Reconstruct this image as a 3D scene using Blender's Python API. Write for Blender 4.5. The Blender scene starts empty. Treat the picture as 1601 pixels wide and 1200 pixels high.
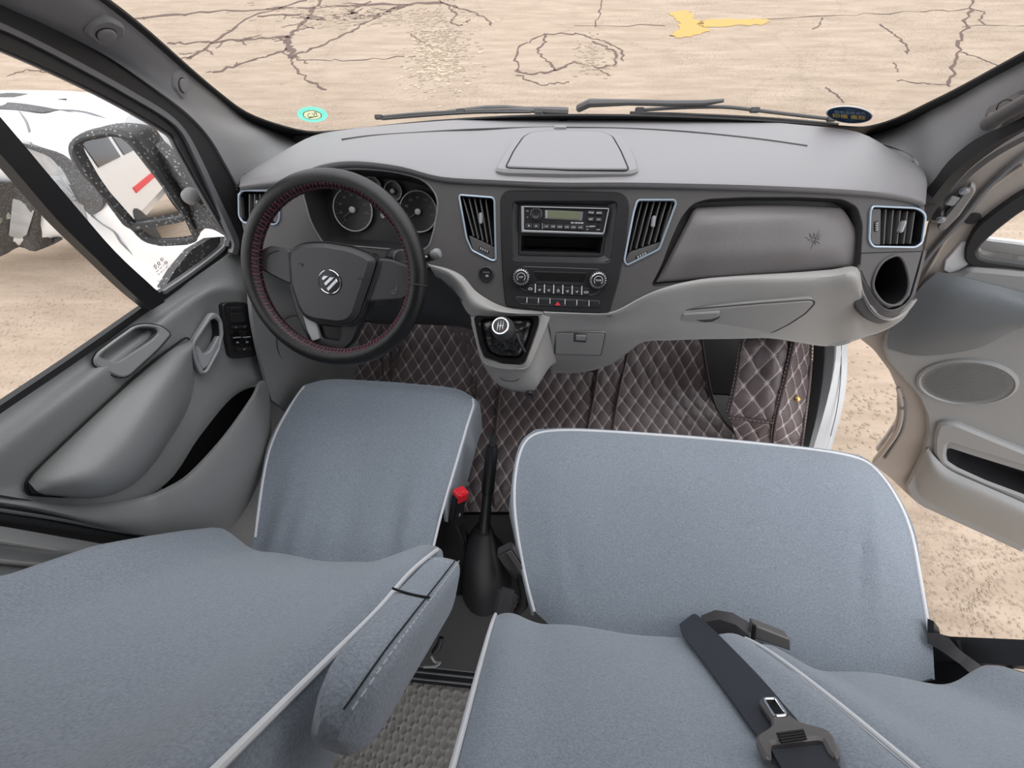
import bpy, bmesh, math, random
from mathutils import Vector, Matrix
from mathutils.geometry import tessellate_polygon
from mathutils import noise as mnoise
random.seed(7)
D = bpy.data
SC = bpy.context.scene
COL = SC.collection
R_ = math.radians

# ------------------------------------------------------------------ camera, sky, exposure
FPX = 620.0
YAW, PIT, ROLL = R_(8.118), R_(60.226), R_(-3.964)
CAM = Vector((-.031, 0, 1.40))
fw = Vector((-math.sin(YAW)*math.cos(PIT), math.cos(YAW)*math.cos(PIT), -math.sin(PIT)))
rt = Vector((math.cos(YAW), math.sin(YAW), 0))
up = rt.cross(fw)
RT = rt*math.cos(ROLL) + up*math.sin(ROLL)
UP = RT.cross(fw)
cd = D.cameras.new('camera'); cam = D.objects.new('camera', cd); COL.objects.link(cam)
cd.sensor_fit = 'HORIZONTAL'; cd.sensor_width = 36; cd.lens = 36*FPX/1601
cd.clip_start = .01; cd.clip_end = 200
cam.matrix_world = Matrix((( RT.x, UP.x, -fw.x, CAM.x), (RT.y, UP.y, -fw.y, CAM.y), (RT.z, UP.z, -fw.z, CAM.z), (0,0,0,1)))
SC.camera = cam
w = D.worlds.new('overcast_sky'); SC.world = w; w.use_nodes = True
nt = w.node_tree; bg = nt.nodes['Background']
tc = nt.nodes.new('ShaderNodeTexCoord'); sx = nt.nodes.new('ShaderNodeSeparateXYZ'); cr = nt.nodes.new('ShaderNodeValToRGB')
nt.links.new(tc.outputs['Generated'], sx.inputs[0]); nt.links.new(sx.outputs['Z'], cr.inputs[0]); nt.links.new(cr.outputs[0], bg.inputs[0])
cr.color_ramp.elements[0].position = 0; cr.color_ramp.elements[0].color = (.42, .43, .45, 1)
cr.color_ramp.elements[1].position = .95; cr.color_ramp.elements[1].color = (1.25, 1.25, 1.28, 1)
bg.inputs[1].default_value = 1.25
vs = SC.view_settings
vs.view_transform = 'Standard'; vs.look = 'None'; vs.gamma = 1; vs.use_curve_mapping = False
vs.exposure = 1.0

# ------------------------------------------------------------------ planes of the real place
PL = {}
def plane(k, p, n):
    PL[k] = (Vector(p), Vector(n).normalized())
plane('F', (0, .76, .78), (0, -.783, .62))            # dash face
plane('G', (0, .63, .625), (0, -.6, .8))              # gear lever plate
plane('R', (.87, .90, 0), (-.469, -.883, 0))          # open passenger door
plane('L', (-.84, 0, .75), (1, 0, 0))                 # driver door inner panel
plane('W', (-.865, 0, .75), (1, 0, -.12))             # driver window
plane('V', (.865, 0, .75), (-1, 0, -.12))             # passenger side opening
sl = R_(42)
plane('S', (0, 1.19, .80), (0, -math.sin(sl), -math.cos(sl)))  # windscreen, normal into the cab
ta = R_(47)
WC = Vector((-.487, .598, .79)); WN = Vector((0, -math.cos(ta), math.sin(ta)))
plane('H', WC, WN)                                    # steering wheel
plane('B', (0, .0, .5), (0, .95, .313))               # bench backrest face
def ray(px, py):
    return fw + RT*((px-800.5)/FPX) - UP*((py-600)/FPX)
def W(t):
    """a point of the place: (px, py, kind, value): on x=, y=, z= value or on a named plane, value metres in front of it"""
    if len(t) == 3: return Vector(t)
    px, py, k, v = t
    d = ray(px, py)
    if k in 'xyz':
        i = 'xyz'.index(k); return CAM + d*((v-CAM[i])/d[i])
    if k == 'fl':
        q = CAM + d*((v-CAM.z)/d.z)
        if q.y > .80:
            p, n = Vector((0, .80, v)), Vector((0, -.60, .80)); q = CAM + d*((p-CAM).dot(n)/d.dot(n))
        return q
    p, n = PL[k]; p = p + n*v
    return CAM + d*((p-CAM).dot(n)/d.dot(n))
def WW(l, k=None, v=0): return [W((a[0], a[1], k, v)) if len(a) == 2 else W(a) for a in l]

# ------------------------------------------------------------------ materials
MATS = {}
def mat(name, rgb, rough=.5, metal=0, spec=.5, bump=0, bscale=300, var=0, vscale=8, sheen=0, coat=0, vrgb=None):
    if name in MATS: return MATS[name]
    m = D.materials.new(name); m.use_nodes = True; t = m.node_tree; b = t.nodes['Principled BSDF']
    b.inputs['Base Color'].default_value = (*rgb, 1); b.inputs['Roughness'].default_value = rough
    b.inputs['Metallic'].default_value = metal; b.inputs['Specular IOR Level'].default_value = spec
    if sheen: b.inputs['Sheen Weight'].default_value = sheen; b.inputs['Sheen Roughness'].default_value = .4
    if coat: b.inputs['Coat Weight'].default_value = coat; b.inputs['Coat Roughness'].default_value = .12
    co = t.nodes.new('ShaderNodeTexCoord')
    if bump:
        n = t.nodes.new('ShaderNodeTexNoise'); n.inputs['Scale'].default_value = bscale; n.inputs['Detail'].default_value = 3
        bp = t.nodes.new('ShaderNodeBump'); bp.inputs['Strength'].default_value = bump; bp.inputs['Distance'].default_value = .002
        t.links.new(co.outputs['Object'], n.inputs['Vector']); t.links.new(n.outputs['Fac'], bp.inputs['Height']); t.links.new(bp.outputs['Normal'], b.inputs['Normal'])
    if var:
        n = t.nodes.new('ShaderNodeTexNoise'); n.inputs['Scale'].default_value = vscale; n.inputs['Detail'].default_value = 5
        r = t.nodes.new('ShaderNodeMix'); r.data_type = 'RGBA'
        r.inputs['A'].default_value = (*[c*(1-var) for c in rgb], 1); r.inputs['B'].default_value = (*(vrgb or [min(1, c*(1+var)) for c in rgb]), 1)
        t.links.new(co.outputs['Object'], n.inputs['Vector']); t.links.new(n.outputs['Fac'], r.inputs['Factor']); t.links.new(r.outputs['Result'], b.inputs['Base Color'])
    MATS[name] = m; return m
def thin_glass(name, tint, refl=1.0):
    m = D.materials.new(name); m.use_nodes = True; t = m.node_tree; t.nodes.clear()
    o = t.nodes.new('ShaderNodeOutputMaterial'); tr = t.nodes.new('ShaderNodeBsdfTransparent'); gl = t.nodes.new('ShaderNodeBsdfGlossy')
    mx = t.nodes.new('ShaderNodeMixShader'); fr = t.nodes.new('ShaderNodeFresnel'); fr.inputs[0].default_value = 1.16
    tr.inputs[0].default_value = (*tint, 1); gl.inputs['Roughness'].default_value = .02; gl.inputs[0].default_value = (refl, refl, refl, 1)
    t.links.new(fr.outputs[0], mx.inputs[0]); t.links.new(tr.outputs[0], mx.inputs[1]); t.links.new(gl.outputs[0], mx.inputs[2]); t.links.new(mx.outputs[0], o.inputs[0])
    MATS[name] = m; return m
M_PAD = mat('dash_pad_grey_vinyl', (.235, .226, .232), .5, bump=.25, bscale=900)
M_FACE = mat('dash_charcoal_plastic', (.045, .044, .046), .5, bump=.2, bscale=900)
M_FACE2 = mat('dash_grey_plastic', (.098, .092, .091), .48, bump=.2, bscale=900)
M_BAG = mat('dash_airbag_cover', (.17, .157, .157), .36, bump=.3, bscale=500, var=.16, vscale=9)
M_LOW = mat('light_grey_plastic', (.36, .35, .335), .48, bump=.2, bscale=900)
M_DOOR = mat('door_grey_plastic', (.30, .303, .30), .42, bump=.25, bscale=700)
M_DOORD = mat('door_blue_grey_plastic', (.15, .163, .172), .45, bump=.25, bscale=700)
M_PILL = mat('pillar_grey_plastic', (.27, .265, .27), .5, bump=.2, bscale=900)
M_BLK = mat('black_plastic', (.018, .018, .02), .4, bump=.1, bscale=800)
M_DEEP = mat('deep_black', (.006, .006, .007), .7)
M_GLOSS = mat('gloss_black', (.01, .01, .011), .12, coat=.5)
M_LEATH = mat('black_leather', (.006, .006, .0062), .30, bump=.35, bscale=700)
M_PANB = mat('console_black', (.022, .022, .023), .42, bump=.1, bscale=900)
M_HUB = mat('wheel_hub_plastic', (.042, .040, .042), .42, bump=.15, bscale=900)
M_SILV = mat('satin_silver', (.55, .56, .58), .3, metal=.9)
M_CHR = mat('chrome', (.8, .8, .82), .08, metal=1)
M_VENTR = mat('vent_ring_pale_blue', (.42, .50, .58), .3, metal=.5)
M_SLAT = mat('vent_slat_grey', (.16, .155, .15), .45)
M_GRYB = mat('grey_satin', (.36, .37, .38), .4)
M_RUB = mat('rubber_seal', (.02, .02, .021), .6)
M_STRIP = mat('grey_seal_strip', (.17, .17, .175), .4)
M_WHITE = mat('white_paint', (.80, .80, .80), .25, coat=.6, var=.05, vscale=3)
M_WHT = mat('white_mark', (.75, .75, .75), .5)
M_PIPE = mat('white_piping', (.80, .80, .82), .6)
M_RED = mat('red_plastic', (.75, .02, .035), .4)
M_REDM = mat('red_mark', (.7, .05, .08), .5)
M_THREAD = mat('pink_thread', (.19, .035, .065), .5)
M_WEB = mat('black_webbing', (.028, .032, .042), .55, bump=.4, bscale=1200)
M_BUCK = mat('buckle_grey_black', (.05, .048, .05), .38)
M_TONG = mat('tongue_bronze_grey', (.13, .12, .115), .38)
M_LCD = mat('lcd_green', (.17, .185, .115), .25)
M_DISP = mat('dark_display', (.012, .012, .013), .15)
M_METAL = mat('white_metal_beige_reflection', (.42, .37, .33), .35, var=.12, vscale=6)  # white metal, with the beige reflection of the ground mixed into its colour
M_BRASS = mat('brass', (.75, .5, .18), .3, metal=.9)
M_DUSTY = mat('dusty_black_plastic', (.05, .05, .05), .6, var=.0)
M_GAUGE = mat('gauge_black', (.012, .011, .01), .3)
M_LAMP = mat('headlamp_lens', (.38, .39, .39), .1, var=.3, vscale=12)
M_GROM = mat('stitch_white', (.62, .62, .65), .6)
M_SEAM = mat('panel_gap', (.012, .012, .012), .8)
M_SEAML = mat('panel_gap_grey', (.07, .07, .07), .7)
M_MIRR = mat('mirror_glass', (.92, .93, .93), .01, metal=1)
M_FLOORD = mat('dark_cab_floor', (.03, .029, .03), .55, var=.3, vscale=10)
M_TEAL = mat('sticker_teal', (.20, .66, .54), .6)
M_CREAM = mat('sticker_cream', (.86, .86, .70), .6)
M_DKGRN = mat('sticker_dark_green', (.06, .12, .06), .6)
M_NAVY = mat('sticker_navy', (.03, .075, .13), .5)
M_LBLUE = mat('sticker_blue', (.20, .42, .62), .5)
M_YEL = mat('sticker_yellow', (1.0, .80, .08), .5)
M_YPAINT = mat('worn_yellow_paint', (.50, .305, .09), .8, var=.0, vscale=14)
M_CRACK = mat('crack_brown', (.13, .085, .07), .95)
M_SEATU = mat('seat_under_black', (.02, .02, .022), .6)
M_GLASS = thin_glass('window_glass', (.93, .94, .94), .4)
M_GLASSD = thin_glass('driver_window_glass', (.90, .90, .90))

def translucent(m):
    t = m.node_tree; b = t.nodes['Principled BSDF']; o = t.nodes['Material Output']
    tr = t.nodes.new('ShaderNodeBsdfTranslucent'); tr.inputs[0].default_value = b.inputs['Base Color'].default_value
    x = t.nodes.new('ShaderNodeMixShader'); x.inputs[0].default_value = .75
    t.links.new(b.outputs[0], x.inputs[1]); t.links.new(tr.outputs[0], x.inputs[2]); t.links.new(x.outputs[0], o.inputs[0])
for q_ in (M_TEAL, M_CREAM, M_NAVY): translucent(q_)
def speckle(m, dot, scale, thr):
    t = m.node_tree; b = t.nodes['Principled BSDF']; base = tuple(b.inputs['Base Color'].default_value)
    co = t.nodes.new('ShaderNodeTexCoord'); n = t.nodes.new('ShaderNodeTexVoronoi'); n.inputs['Scale'].default_value = scale
    c = t.nodes.new('ShaderNodeValToRGB'); c.color_ramp.elements[0].position = thr; c.color_ramp.elements[1].position = thr+.1
    c.color_ramp.elements[0].color = (*dot, 1); c.color_ramp.elements[1].color = base
    t.links.new(co.outputs['Object'], n.inputs['Vector']); t.links.new(n.outputs['Distance'], c.inputs[0]); t.links.new(c.outputs[0], b.inputs['Base Color'])
speckle(M_DUSTY, (.28, .28, .28), 110, .2)

def fabric():
    m = D.materials.new('blue_grey_fleece'); m.use_nodes = True; t = m.node_tree; b = t.nodes['Principled BSDF']
    b.inputs['Roughness'].default_value = .95; b.inputs['Specular IOR Level'].default_value = .1
    b.inputs['Sheen Weight'].default_value = .35; b.inputs['Sheen Roughness'].default_value = .5
    co = t.nodes.new('ShaderNodeTexCoord')
    n = t.nodes.new('ShaderNodeTexNoise'); n.inputs['Scale'].default_value = 330; n.inputs['Detail'].default_value = 4; n.inputs['Roughness'].default_value = .7
    c = t.nodes.new('ShaderNodeValToRGB'); c.color_ramp.elements[0].position = .32; c.color_ramp.elements[1].position = .66
    c.color_ramp.elements[0].color = (.215, .248, .292, 1); c.color_ramp.elements[1].color = (.345, .388, .44, 1)
    n2 = t.nodes.new('ShaderNodeTexNoise'); n2.inputs['Scale'].default_value = 6; n2.inputs['Detail'].default_value = 3
    bp = t.nodes.new('ShaderNodeBump'); bp.inputs['Strength'].default_value = .55; bp.inputs['Distance'].default_value = .0025
    bp2 = t.nodes.new('ShaderNodeBump'); bp2.inputs['Strength'].default_value = .25; bp2.inputs['Distance'].default_value = .02
    for x in (n, n2): t.links.new(co.outputs['Object'], x.inputs['Vector'])
    t.links.new(n.outputs['Fac'], c.inputs[0]); t.links.new(c.outputs[0], b.inputs['Base Color'])
    t.links.new(n.outputs['Fac'], bp.inputs['Height']); t.links.new(n2.outputs['Fac'], bp2.inputs['Height'])
    t.links.new(bp2.outputs['Normal'], bp.inputs['Normal']); t.links.new(bp.outputs['Normal'], b.inputs['Normal'])
    return m
M_FAB = fabric()

def math_node(t, op, a, b=None, c=None):
    n = t.nodes.new('ShaderNodeMath'); n.operation = op
    for i, v in enumerate((a, b, c)):
        if v is None: continue
        if isinstance(v, (int, float)): n.inputs[i].default_value = v
        else: t.links.new(v, n.inputs[i])
    return n.outputs[0]
def quilt_mat():
    """leatherette: brown base, stitched threads along the quilting grooves (UV u, v count the diagonals)"""
    m = D.materials.new('quilted_brown_leatherette'); m.use_nodes = True; t = m.node_tree; b = t.nodes['Principled BSDF']
    b.inputs['Roughness'].default_value = .42
    uv = t.nodes.new('ShaderNodeUVMap'); s = t.nodes.new('ShaderNodeSeparateXYZ'); t.links.new(uv.outputs[0], s.inputs[0])
    def dist(o):
        f = math_node(t, 'FRACT', o); return math_node(t, 'SUBTRACT', .5, math_node(t, 'ABSOLUTE', math_node(t, 'SUBTRACT', f, .5)))
    du, dv = dist(s.outputs[0]), dist(s.outputs[1])
    line = math_node(t, 'LESS_THAN', math_node(t, 'MINIMUM', du, dv), .040)
    star = math_node(t, 'LESS_THAN', math_node(t, 'MAXIMUM', du, dv), .14)
    fine = math_node(t, 'LESS_THAN', math_node(t, 'MINIMUM', math_node(t, 'ABSOLUTE', math_node(t, 'SUBTRACT', du, dv)), math_node(t, 'MINIMUM', du, dv)), .024)
    st = math_node(t, 'MULTIPLY', star, fine)
    n = t.nodes.new('ShaderNodeTexNoise'); n.inputs['Scale'].default_value = 14; n.inputs['Detail'].default_value = 4
    co = t.nodes.new('ShaderNodeTexCoord'); t.links.new(co.outputs['Object'], n.inputs['Vector'])
    def mix(f, A, B):
        x = t.nodes.new('ShaderNodeMix'); x.data_type = 'RGBA'
        if isinstance(f, float): x.inputs['Factor'].default_value = f
        else: t.links.new(f, x.inputs['Factor'])
        for k, v in (('A', A), ('B', B)):
            if isinstance(v, tuple): x.inputs[k].default_value = v
            else: t.links.new(v, x.inputs[k])
        return x.outputs['Result']
    base = mix(n.outputs['Fac'], (.10, .078, .078, 1), (.19, .15, .15, 1))
    c1 = mix(line, base, (.46, .385, .38, 1)); c2 = mix(st, c1, (.62, .52, .50, 1))
    t.links.new(c2, b.inputs['Base Color'])
    n3 = t.nodes.new('ShaderNodeTexNoise'); n3.inputs['Scale'].default_value = 40; t.links.new(co.outputs['Object'], n3.inputs['Vector'])
    bp = t.nodes.new('ShaderNodeBump'); bp.inputs['Strength'].default_value = .3; bp.inputs['Distance'].default_value = .004
    t.links.new(n3.outputs['Fac'], bp.inputs['Height']); t.links.new(bp.outputs['Normal'], b.inputs['Normal'])
    return m
M_QUILT = quilt_mat()
M_QPLAIN = mat('brown_leatherette_border', (.10, .077, .077), .45, bump=.3, bscale=60, var=.2, vscale=14)
M_QTHR = mat('mat_thread', (.33, .26, .25), .7)

def ground_mat():
    m = D.materials.new('weathered_concrete'); m.use_nodes = True; t = m.node_tree; b = t.nodes['Principled BSDF']
    b.inputs['Roughness'].default_value = .9; b.inputs['Specular IOR Level'].default_value = .15
    co = t.nodes.new('ShaderNodeTexCoord')
    mp = t.nodes.new('ShaderNodeMapping'); mp.inputs['Scale'].default_value = (1.1, 6, 1); mp.inputs['Rotation'].default_value = (0, 0, .10); t.links.new(co.outputs['Object'], mp.inputs[0])
    n1 = t.nodes.new('ShaderNodeTexNoise'); n1.inputs['Scale'].default_value = 1.6; n1.inputs['Detail'].default_value = 8; n1.inputs['Roughness'].default_value = .65; t.links.new(mp.outputs[0], n1.inputs['Vector'])
    n2 = t.nodes.new('ShaderNodeTexNoise'); n2.inputs['Scale'].default_value = 42; n2.inputs['Detail'].default_value = 6; n2.inputs['Roughness'].default_value = .7; t.links.new(co.outputs['Object'], n2.inputs['Vector'])
    c1 = t.nodes.new('ShaderNodeValToRGB'); e = c1.color_ramp.elements
    e[0].position = .30; e[0].color = (.31, .242, .182, 1); e[1].position = .68; e[1].color = (.43, .345, .268, 1)
    t.links.new(n1.outputs['Fac'], c1.inputs[0])
    c2 = t.nodes.new('ShaderNodeValToRGB'); e = c2.color_ramp.elements
    e[0].position = .33; e[0].color = (.42, .40, .38, 1); e[1].position = .47; e[1].color = (1, 1, 1, 1)
    t.links.new(n2.outputs['Fac'], c2.inputs[0])
    # a second worn layer shows in patches only
    n3 = t.nodes.new('ShaderNodeTexNoise'); n3.inputs['Scale'].default_value = .8; n3.inputs['Detail'].default_value = 3; t.links.new(co.outputs['Object'], n3.inputs['Vector'])
    c3 = t.nodes.new('ShaderNodeValToRGB'); c3.color_ramp.elements[0].position = .42; c3.color_ramp.elements[1].position = .62; t.links.new(n3.outputs['Fac'], c3.inputs[0])
    f = math_node(t, 'MULTIPLY_ADD', c3.outputs[0], .55, .2)
    x = t.nodes.new('ShaderNodeMix'); x.data_type = 'RGBA'; x.blend_type = 'MULTIPLY'
    t.links.new(f, x.inputs['Factor']); t.links.new(c1.outputs[0], x.inputs['A']); t.links.new(c2.outputs[0], x.inputs['B'])
    # hairline cracks
    vo = t.nodes.new('ShaderNodeTexVoronoi'); vo.feature = 'DISTANCE_TO_EDGE'; vo.inputs['Scale'].default_value = 1.3
    ad = t.nodes.new('ShaderNodeMix'); ad.data_type = 'RGBA'; ad.blend_type = 'ADD'; ad.inputs['Factor'].default_value = .35
    t.links.new(co.outputs['Object'], ad.inputs['A']); t.links.new(n2.outputs['Color'], ad.inputs['B']); t.links.new(ad.outputs['Result'], vo.inputs['Vector'])
    lc = math_node(t, 'LESS_THAN', vo.outputs['Distance'], .006)
    n4 = t.nodes.new('ShaderNodeTexNoise'); n4.inputs['Scale'].default_value = .55; t.links.new(co.outputs['Object'], n4.inputs['Vector'])
    lf = math_node(t, 'MULTIPLY', math_node(t, 'MULTIPLY', lc, math_node(t, 'GREATER_THAN', n4.outputs['Fac'], .54)), .6)
    y = t.nodes.new('ShaderNodeMix'); y.data_type = 'RGBA'; t.links.new(lf, y.inputs['Factor']); t.links.new(x.outputs['Result'], y.inputs['A']); y.inputs['B'].default_value = (.14, .10, .08, 1)
    t.links.new(y.outputs['Result'], b.inputs['Base Color'])
    bp = t.nodes.new('ShaderNodeBump'); bp.inputs['Strength'].default_value = .25; bp.inputs['Distance'].default_value = .004
    t.links.new(n2.outputs['Fac'], bp.inputs['Height']); t.links.new(bp.outputs['Normal'], b.inputs['Normal'])
    return m
M_GROUND = ground_mat()

# ------------------------------------------------------------------ objects
OFF = {}
def mk(name, verts, faces, m, parent=None, smooth=40, uv=None, kind=None, label=None, mat2=None, midx=None):
    me = D.meshes.new(name)
    off = OFF.get(parent.name, Vector((0,0,0))) if parent else Vector((0,0,0))
    me.from_pydata([tuple(Vector(v)-off) for v in verts], [], faces)
    me.materials.append(m)
    if mat2: me.materials.append(mat2)
    if midx: 
        for p, i in zip(me.polygons, midx): p.material_index = i
    if uv:
        l = me.uv_layers.new(name='UVMap')
        for lp in me.loops: l.data[lp.index].uv = uv[lp.vertex_index]
    me.validate(); me.update()
    if smooth:
        me.shade_smooth()
        me.set_sharp_from_angle(angle=R_(smooth))
    o = D.objects.new(name, me); COL.objects.link(o)
    if parent: o.parent = parent; OFF[o.name] = off
    if kind: o['kind'] = kind
    if label: o['label'] = label
    return o
def thing(name, label, cat, loc=(0,0,0), group=None):
    o = D.objects.new(name, None); COL.objects.link(o); o.location = loc; o.empty_display_size = .05
    o['label'] = label; o['category'] = cat
    if group: o['group'] = group
    OFF[o.name] = Vector(loc); return o
def tag(o, label, cat, group=None):
    o['label'] = label; o['category'] = cat
    if group: o['group'] = group
    return o
class MB:
    """collects pieces of ONE part"""
    def __init__(s): s.v = []; s.f = []
    def add(s, vf):
        n = len(s.v); s.v += [Vector(q) for q in vf[0]]; s.f += [tuple(i+n for i in q) for q in vf[1]]; return s
    def mk(s, name, m, parent=None, **k): return mk(name, s.v, s.f, m, parent, **k)

def cr4(a, b, c, d, t):
    return .5*((2*b) + (c-a)*t + (2*a-5*b+4*c-d)*t*t + (3*b-a-3*c+d)*t**3)
def spline(p, n, closed=False):
    p = [Vector(q) for q in p]; N = len(p); out = []
    for i in range(N if closed else N-1):
        if closed: q = [p[(i+k) % N] for k in (-1, 0, 1, 2)]
        else:
            a = p[i-1] if i else p[0]*2-p[1]; d = p[i+2] if i+2 < N else p[-1]*2-p[-2]
            q = [a, p[i], p[i+1], d]
        for k in range(n): out.append(cr4(*q, k/n))
    if not closed: out.append(p[-1].copy())
    return out
def grid_net(rows, nu, nv):
    """rows of points -> finer grid, smooth both ways"""
    R = [spline(r, nu) for r in rows]
    C = [spline([r[j] for r in R], nv) for j in range(len(R[0]))]
    return [[C[j][i] for j in range(len(C))] for i in range(len(C[0]))]
def grid_faces(g):
    h, w_ = len(g), len(g[0]); v = [q for r in g for q in r]
    f = [(i*w_+j, i*w_+j+1, (i+1)*w_+j+1, (i+1)*w_+j) for i in range(h-1) for j in range(w_-1)]
    a, b, c = v[0], v[w_-1], v[-w_]
    mid = g[h//2][w_//2]; n = (g[h//2][min(w_-1, w_//2+1)]-mid).cross(g[min(h-1, h//2+1)][w_//2]-mid)
    if n.dot(CAM-mid) < 0: f = [tuple(reversed(q)) for q in f]
    return v, f
def thick(g, t):
    """closed slab: grid surface thickened away from the viewer"""
    h, w_ = len(g), len(g[0]); v, f = grid_faces(g)
    nrm = [Vector((0,0,0)) for _ in v]
    for q in f:
        n = (v[q[1]]-v[q[0]]).cross(v[q[2]]-v[q[0]])
        for i in q: nrm[i] += n
    N = len(v); back = [p - (n.normalized() if n.length > 1e-12 else Vector((0,0,1)))*t for p, n in zip(v, nrm)]
    rim = [j for j in range(w_)] + [i*w_+w_-1 for i in range(1, h)] + [(h-1)*w_+j for j in range(w_-2, -1, -1)] + [i*w_ for i in range(h-2, 0, -1)]
    F = list(f) + [tuple(i+N for i in reversed(q)) for q in f]
    K = len(rim); a, b = rim[0], rim[1]
    e = {(q[i], q[(i+1) % 4]) for q in f for i in range(4)}
    fl = (a, b) in e
    for k in range(K):
        i, j = rim[k], rim[(k+1) % K]
        F.append((j, i, i+N, j+N) if fl else (i, j, j+N, i+N))
    return v+back, F
def net(name, rows, m, parent=None, nu=4, nv=4, t=.006, disp=None, **k):
    g = grid_net([[W(q) if isinstance(q, tuple) else q for q in r] for r in rows], nu, nv)
    if disp: g = disp(g)
    return mk(name, *(thick(g, t) if t else grid_faces(g)), m, parent, **k)
def frames(p, closed=False):
    N = len(p); T = []
    for i in range(N):
        a = p[(i-1) % N] if closed or i else p[i]; b = p[(i+1) % N] if closed or i < N-1 else p[i]
        T.append((b-a).normalized())
    ref = Vector((0,0,1)) if abs(T[0].z) < .9 else Vector((1,0,0))
    n = (ref - T[0]*ref.dot(T[0])).normalized(); out = []
    for t in T:
        n = (n - t*n.dot(t)); n = n.normalized() if n.length > 1e-6 else t.orthogonal().normalized()
        out.append((n.copy(), t.cross(n)))
    return out
def tube(p, r, k=8, closed=False, flat=1):
    p = [Vector(q) for q in p]; fr = frames(p, closed); N = len(p); v = []
    rr = r if isinstance(r, (list, tuple)) else [r]*N
    for q, (a, b), s in zip(p, fr, rr):
        for j in range(k):
            an = 2*math.pi*j/k; v.append(q + a*(s*math.cos(an)) + b*(s*flat*math.sin(an)))
    f = []
    for i in range(N if closed else N-1):
        for j in range(k):
            i2 = (i+1) % N; f.append((i*k+j, i*k+(j+1) % k, i2*k+(j+1) % k, i2*k+j))
    if not closed: f += [tuple(range(k-1, -1, -1)), tuple((N-1)*k+j for j in range(k))]
    return v, f
class Fr:
    def __init__(s, o, n, upv=(0,0,1)):
        s.o = Vector(o); s.n = Vector(n).normalized(); u = Vector(upv); s.y = (u - s.n*u.dot(s.n)).normalized(); s.x = s.y.cross(s.n)
    def p(s, a, b, h=0): return s.o + s.x*a + s.y*b + s.n*h
    def uv(s, q): d = Vector(q)-s.o; return Vector((d.dot(s.x), d.dot(s.y)))
def pf(k, upv=(0,0,1), off=0):
    p, n = PL[k]; return Fr(p+n*off, n, upv)
FF = pf('F'); FG = pf('G'); FR = pf('R'); FL = pf('L'); FH = pf('H'); FS = pf('S'); FB = pf('B'); FW = pf('W')
def rnd(l, r, n=4):
    """round the corners of a closed 2D polygon"""
    out = []; N = len(l)
    for i in range(N):
        a, b, c = l[i-1], l[i], l[(i+1) % N]; d1, d2 = a-b, c-b
        q = min(r, d1.length*.45, d2.length*.45)
        if q < 1e-5: out.append(b); continue
        s, e = b+d1.normalized()*q, b+d2.normalized()*q
        for k in range(n+1):
            t = k/n; out.append(s*(1-t)**2 + b*2*t*(1-t) + e*t*t)
    return out
def area(l): return .5*sum(l[i-1].x*l[i].y-l[i].x*l[i-1].y for i in range(len(l)))
def inset(l, d):
    N = len(l); out = []; s = 1 if area(l) > 0 else -1
    for i in range(N):
        a, b, c = l[i-1], l[i], l[(i+1) % N]
        e1, e2 = (b-a), (c-b)
        e1 = e1.normalized() if e1.length > 1e-9 else e2.normalized(); e2 = e2.normalized() if e2.length > 1e-9 else e1
        n = Vector((-e1.y-e2.y, e1.x+e2.x)); n = n.normalized() if n.length > 1e-9 else Vector((-e1.y, e1.x))
        c_ = max(.5, n.dot(Vector((-e1.y, e1.x)))); out.append(b + n*(s*d/c_))
    return out
def plate(fr, outer, holes=(), h=.004, t=.004, b=.001):
    """flat piece on frame fr, from -t to +h, edge bevelled by b; outer/holes 2D loops"""
    v = []; f = []
    loops = [outer] + list(holes); top = []
    for k, l in enumerate(loops):
        l = [Vector(q) for q in l]
        if (area(l) > 0) != (k == 0): l = l[::-1]
        li = inset(l, b if k == 0 else -b) if b else l
        n = len(v); N = len(l)
        v += [fr.p(q.x, q.y, -t) for q in l] + [fr.p(q.x, q.y, h-b) for q in l]
        ti = len(v)
        if b: v += [fr.p(q.x, q.y, h) for q in li]
        else: ti = n+N
        for i in range(N):
            j = (i+1) % N
            f.append((n+i, n+j, n+N+j, n+N+i))
            if b: f.append((n+N+i, n+N+j, ti+j, ti+i))
        top.append((ti, li))
    idx = [ti+i for ti, li in top for i in range(len(li))]
    tri = tessellate_polygon([[Vector((q.x, q.y, 0)) for q in li] for _, li in top])
    flat = [q for _, li in top for q in li]
    for a in tri:
        p0, p1, p2 = (flat[i] for i in a)
        ar = (p1-p0).cross(p2-p0)
        f.append(tuple(idx[i] for i in (a if ar > 0 else a[::-1])))
    return v, f
def px2(fr, l, k, v=0): return [fr.uv(q) for q in WW(l, k, v)]
def fplate(name, l, k, m, parent=None, r=0, sm=0, holes=(), h=.004, t=.004, b=.001, off=0, **kw):
    """plate whose outline is given on plane k"""
    fr = pf(k, off=off); o = px2(fr, l, k, off)
    if r: o = rnd(o, r)
    if sm: o = spline(o, sm, True)
    return mk(name, *plate(fr, o, holes, h, t, b), m, parent, **kw)
def well(fr, loop, depth, shrink=0, h0=0):
    """walls + bottom of a pocket behind a hole"""
    l = loop if area(loop) > 0 else loop[::-1]; N = len(l); li = inset(l, shrink) if shrink else l
    v = [fr.p(q.x, q.y, h0) for q in l] + [fr.p(q.x, q.y, -depth) for q in li]
    f = [(i, i+N, (i+1) % N+N, (i+1) % N) for i in range(N)]
    for a in tessellate_polygon([[Vector((q.x, q.y, 0)) for q in li]]):
        p0, p1, p2 = (li[i] for i in a); f.append(tuple(i+N for i in (a if (p1-p0).cross(p2-p0) > 0 else a[::-1])))
    return v, f
def circ(cx, cy, r, n=28, ry=None): return [Vector((cx+r*math.cos(2*math.pi*i/n), cy+(ry or r)*math.sin(2*math.pi*i/n))) for i in range(n)]
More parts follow.
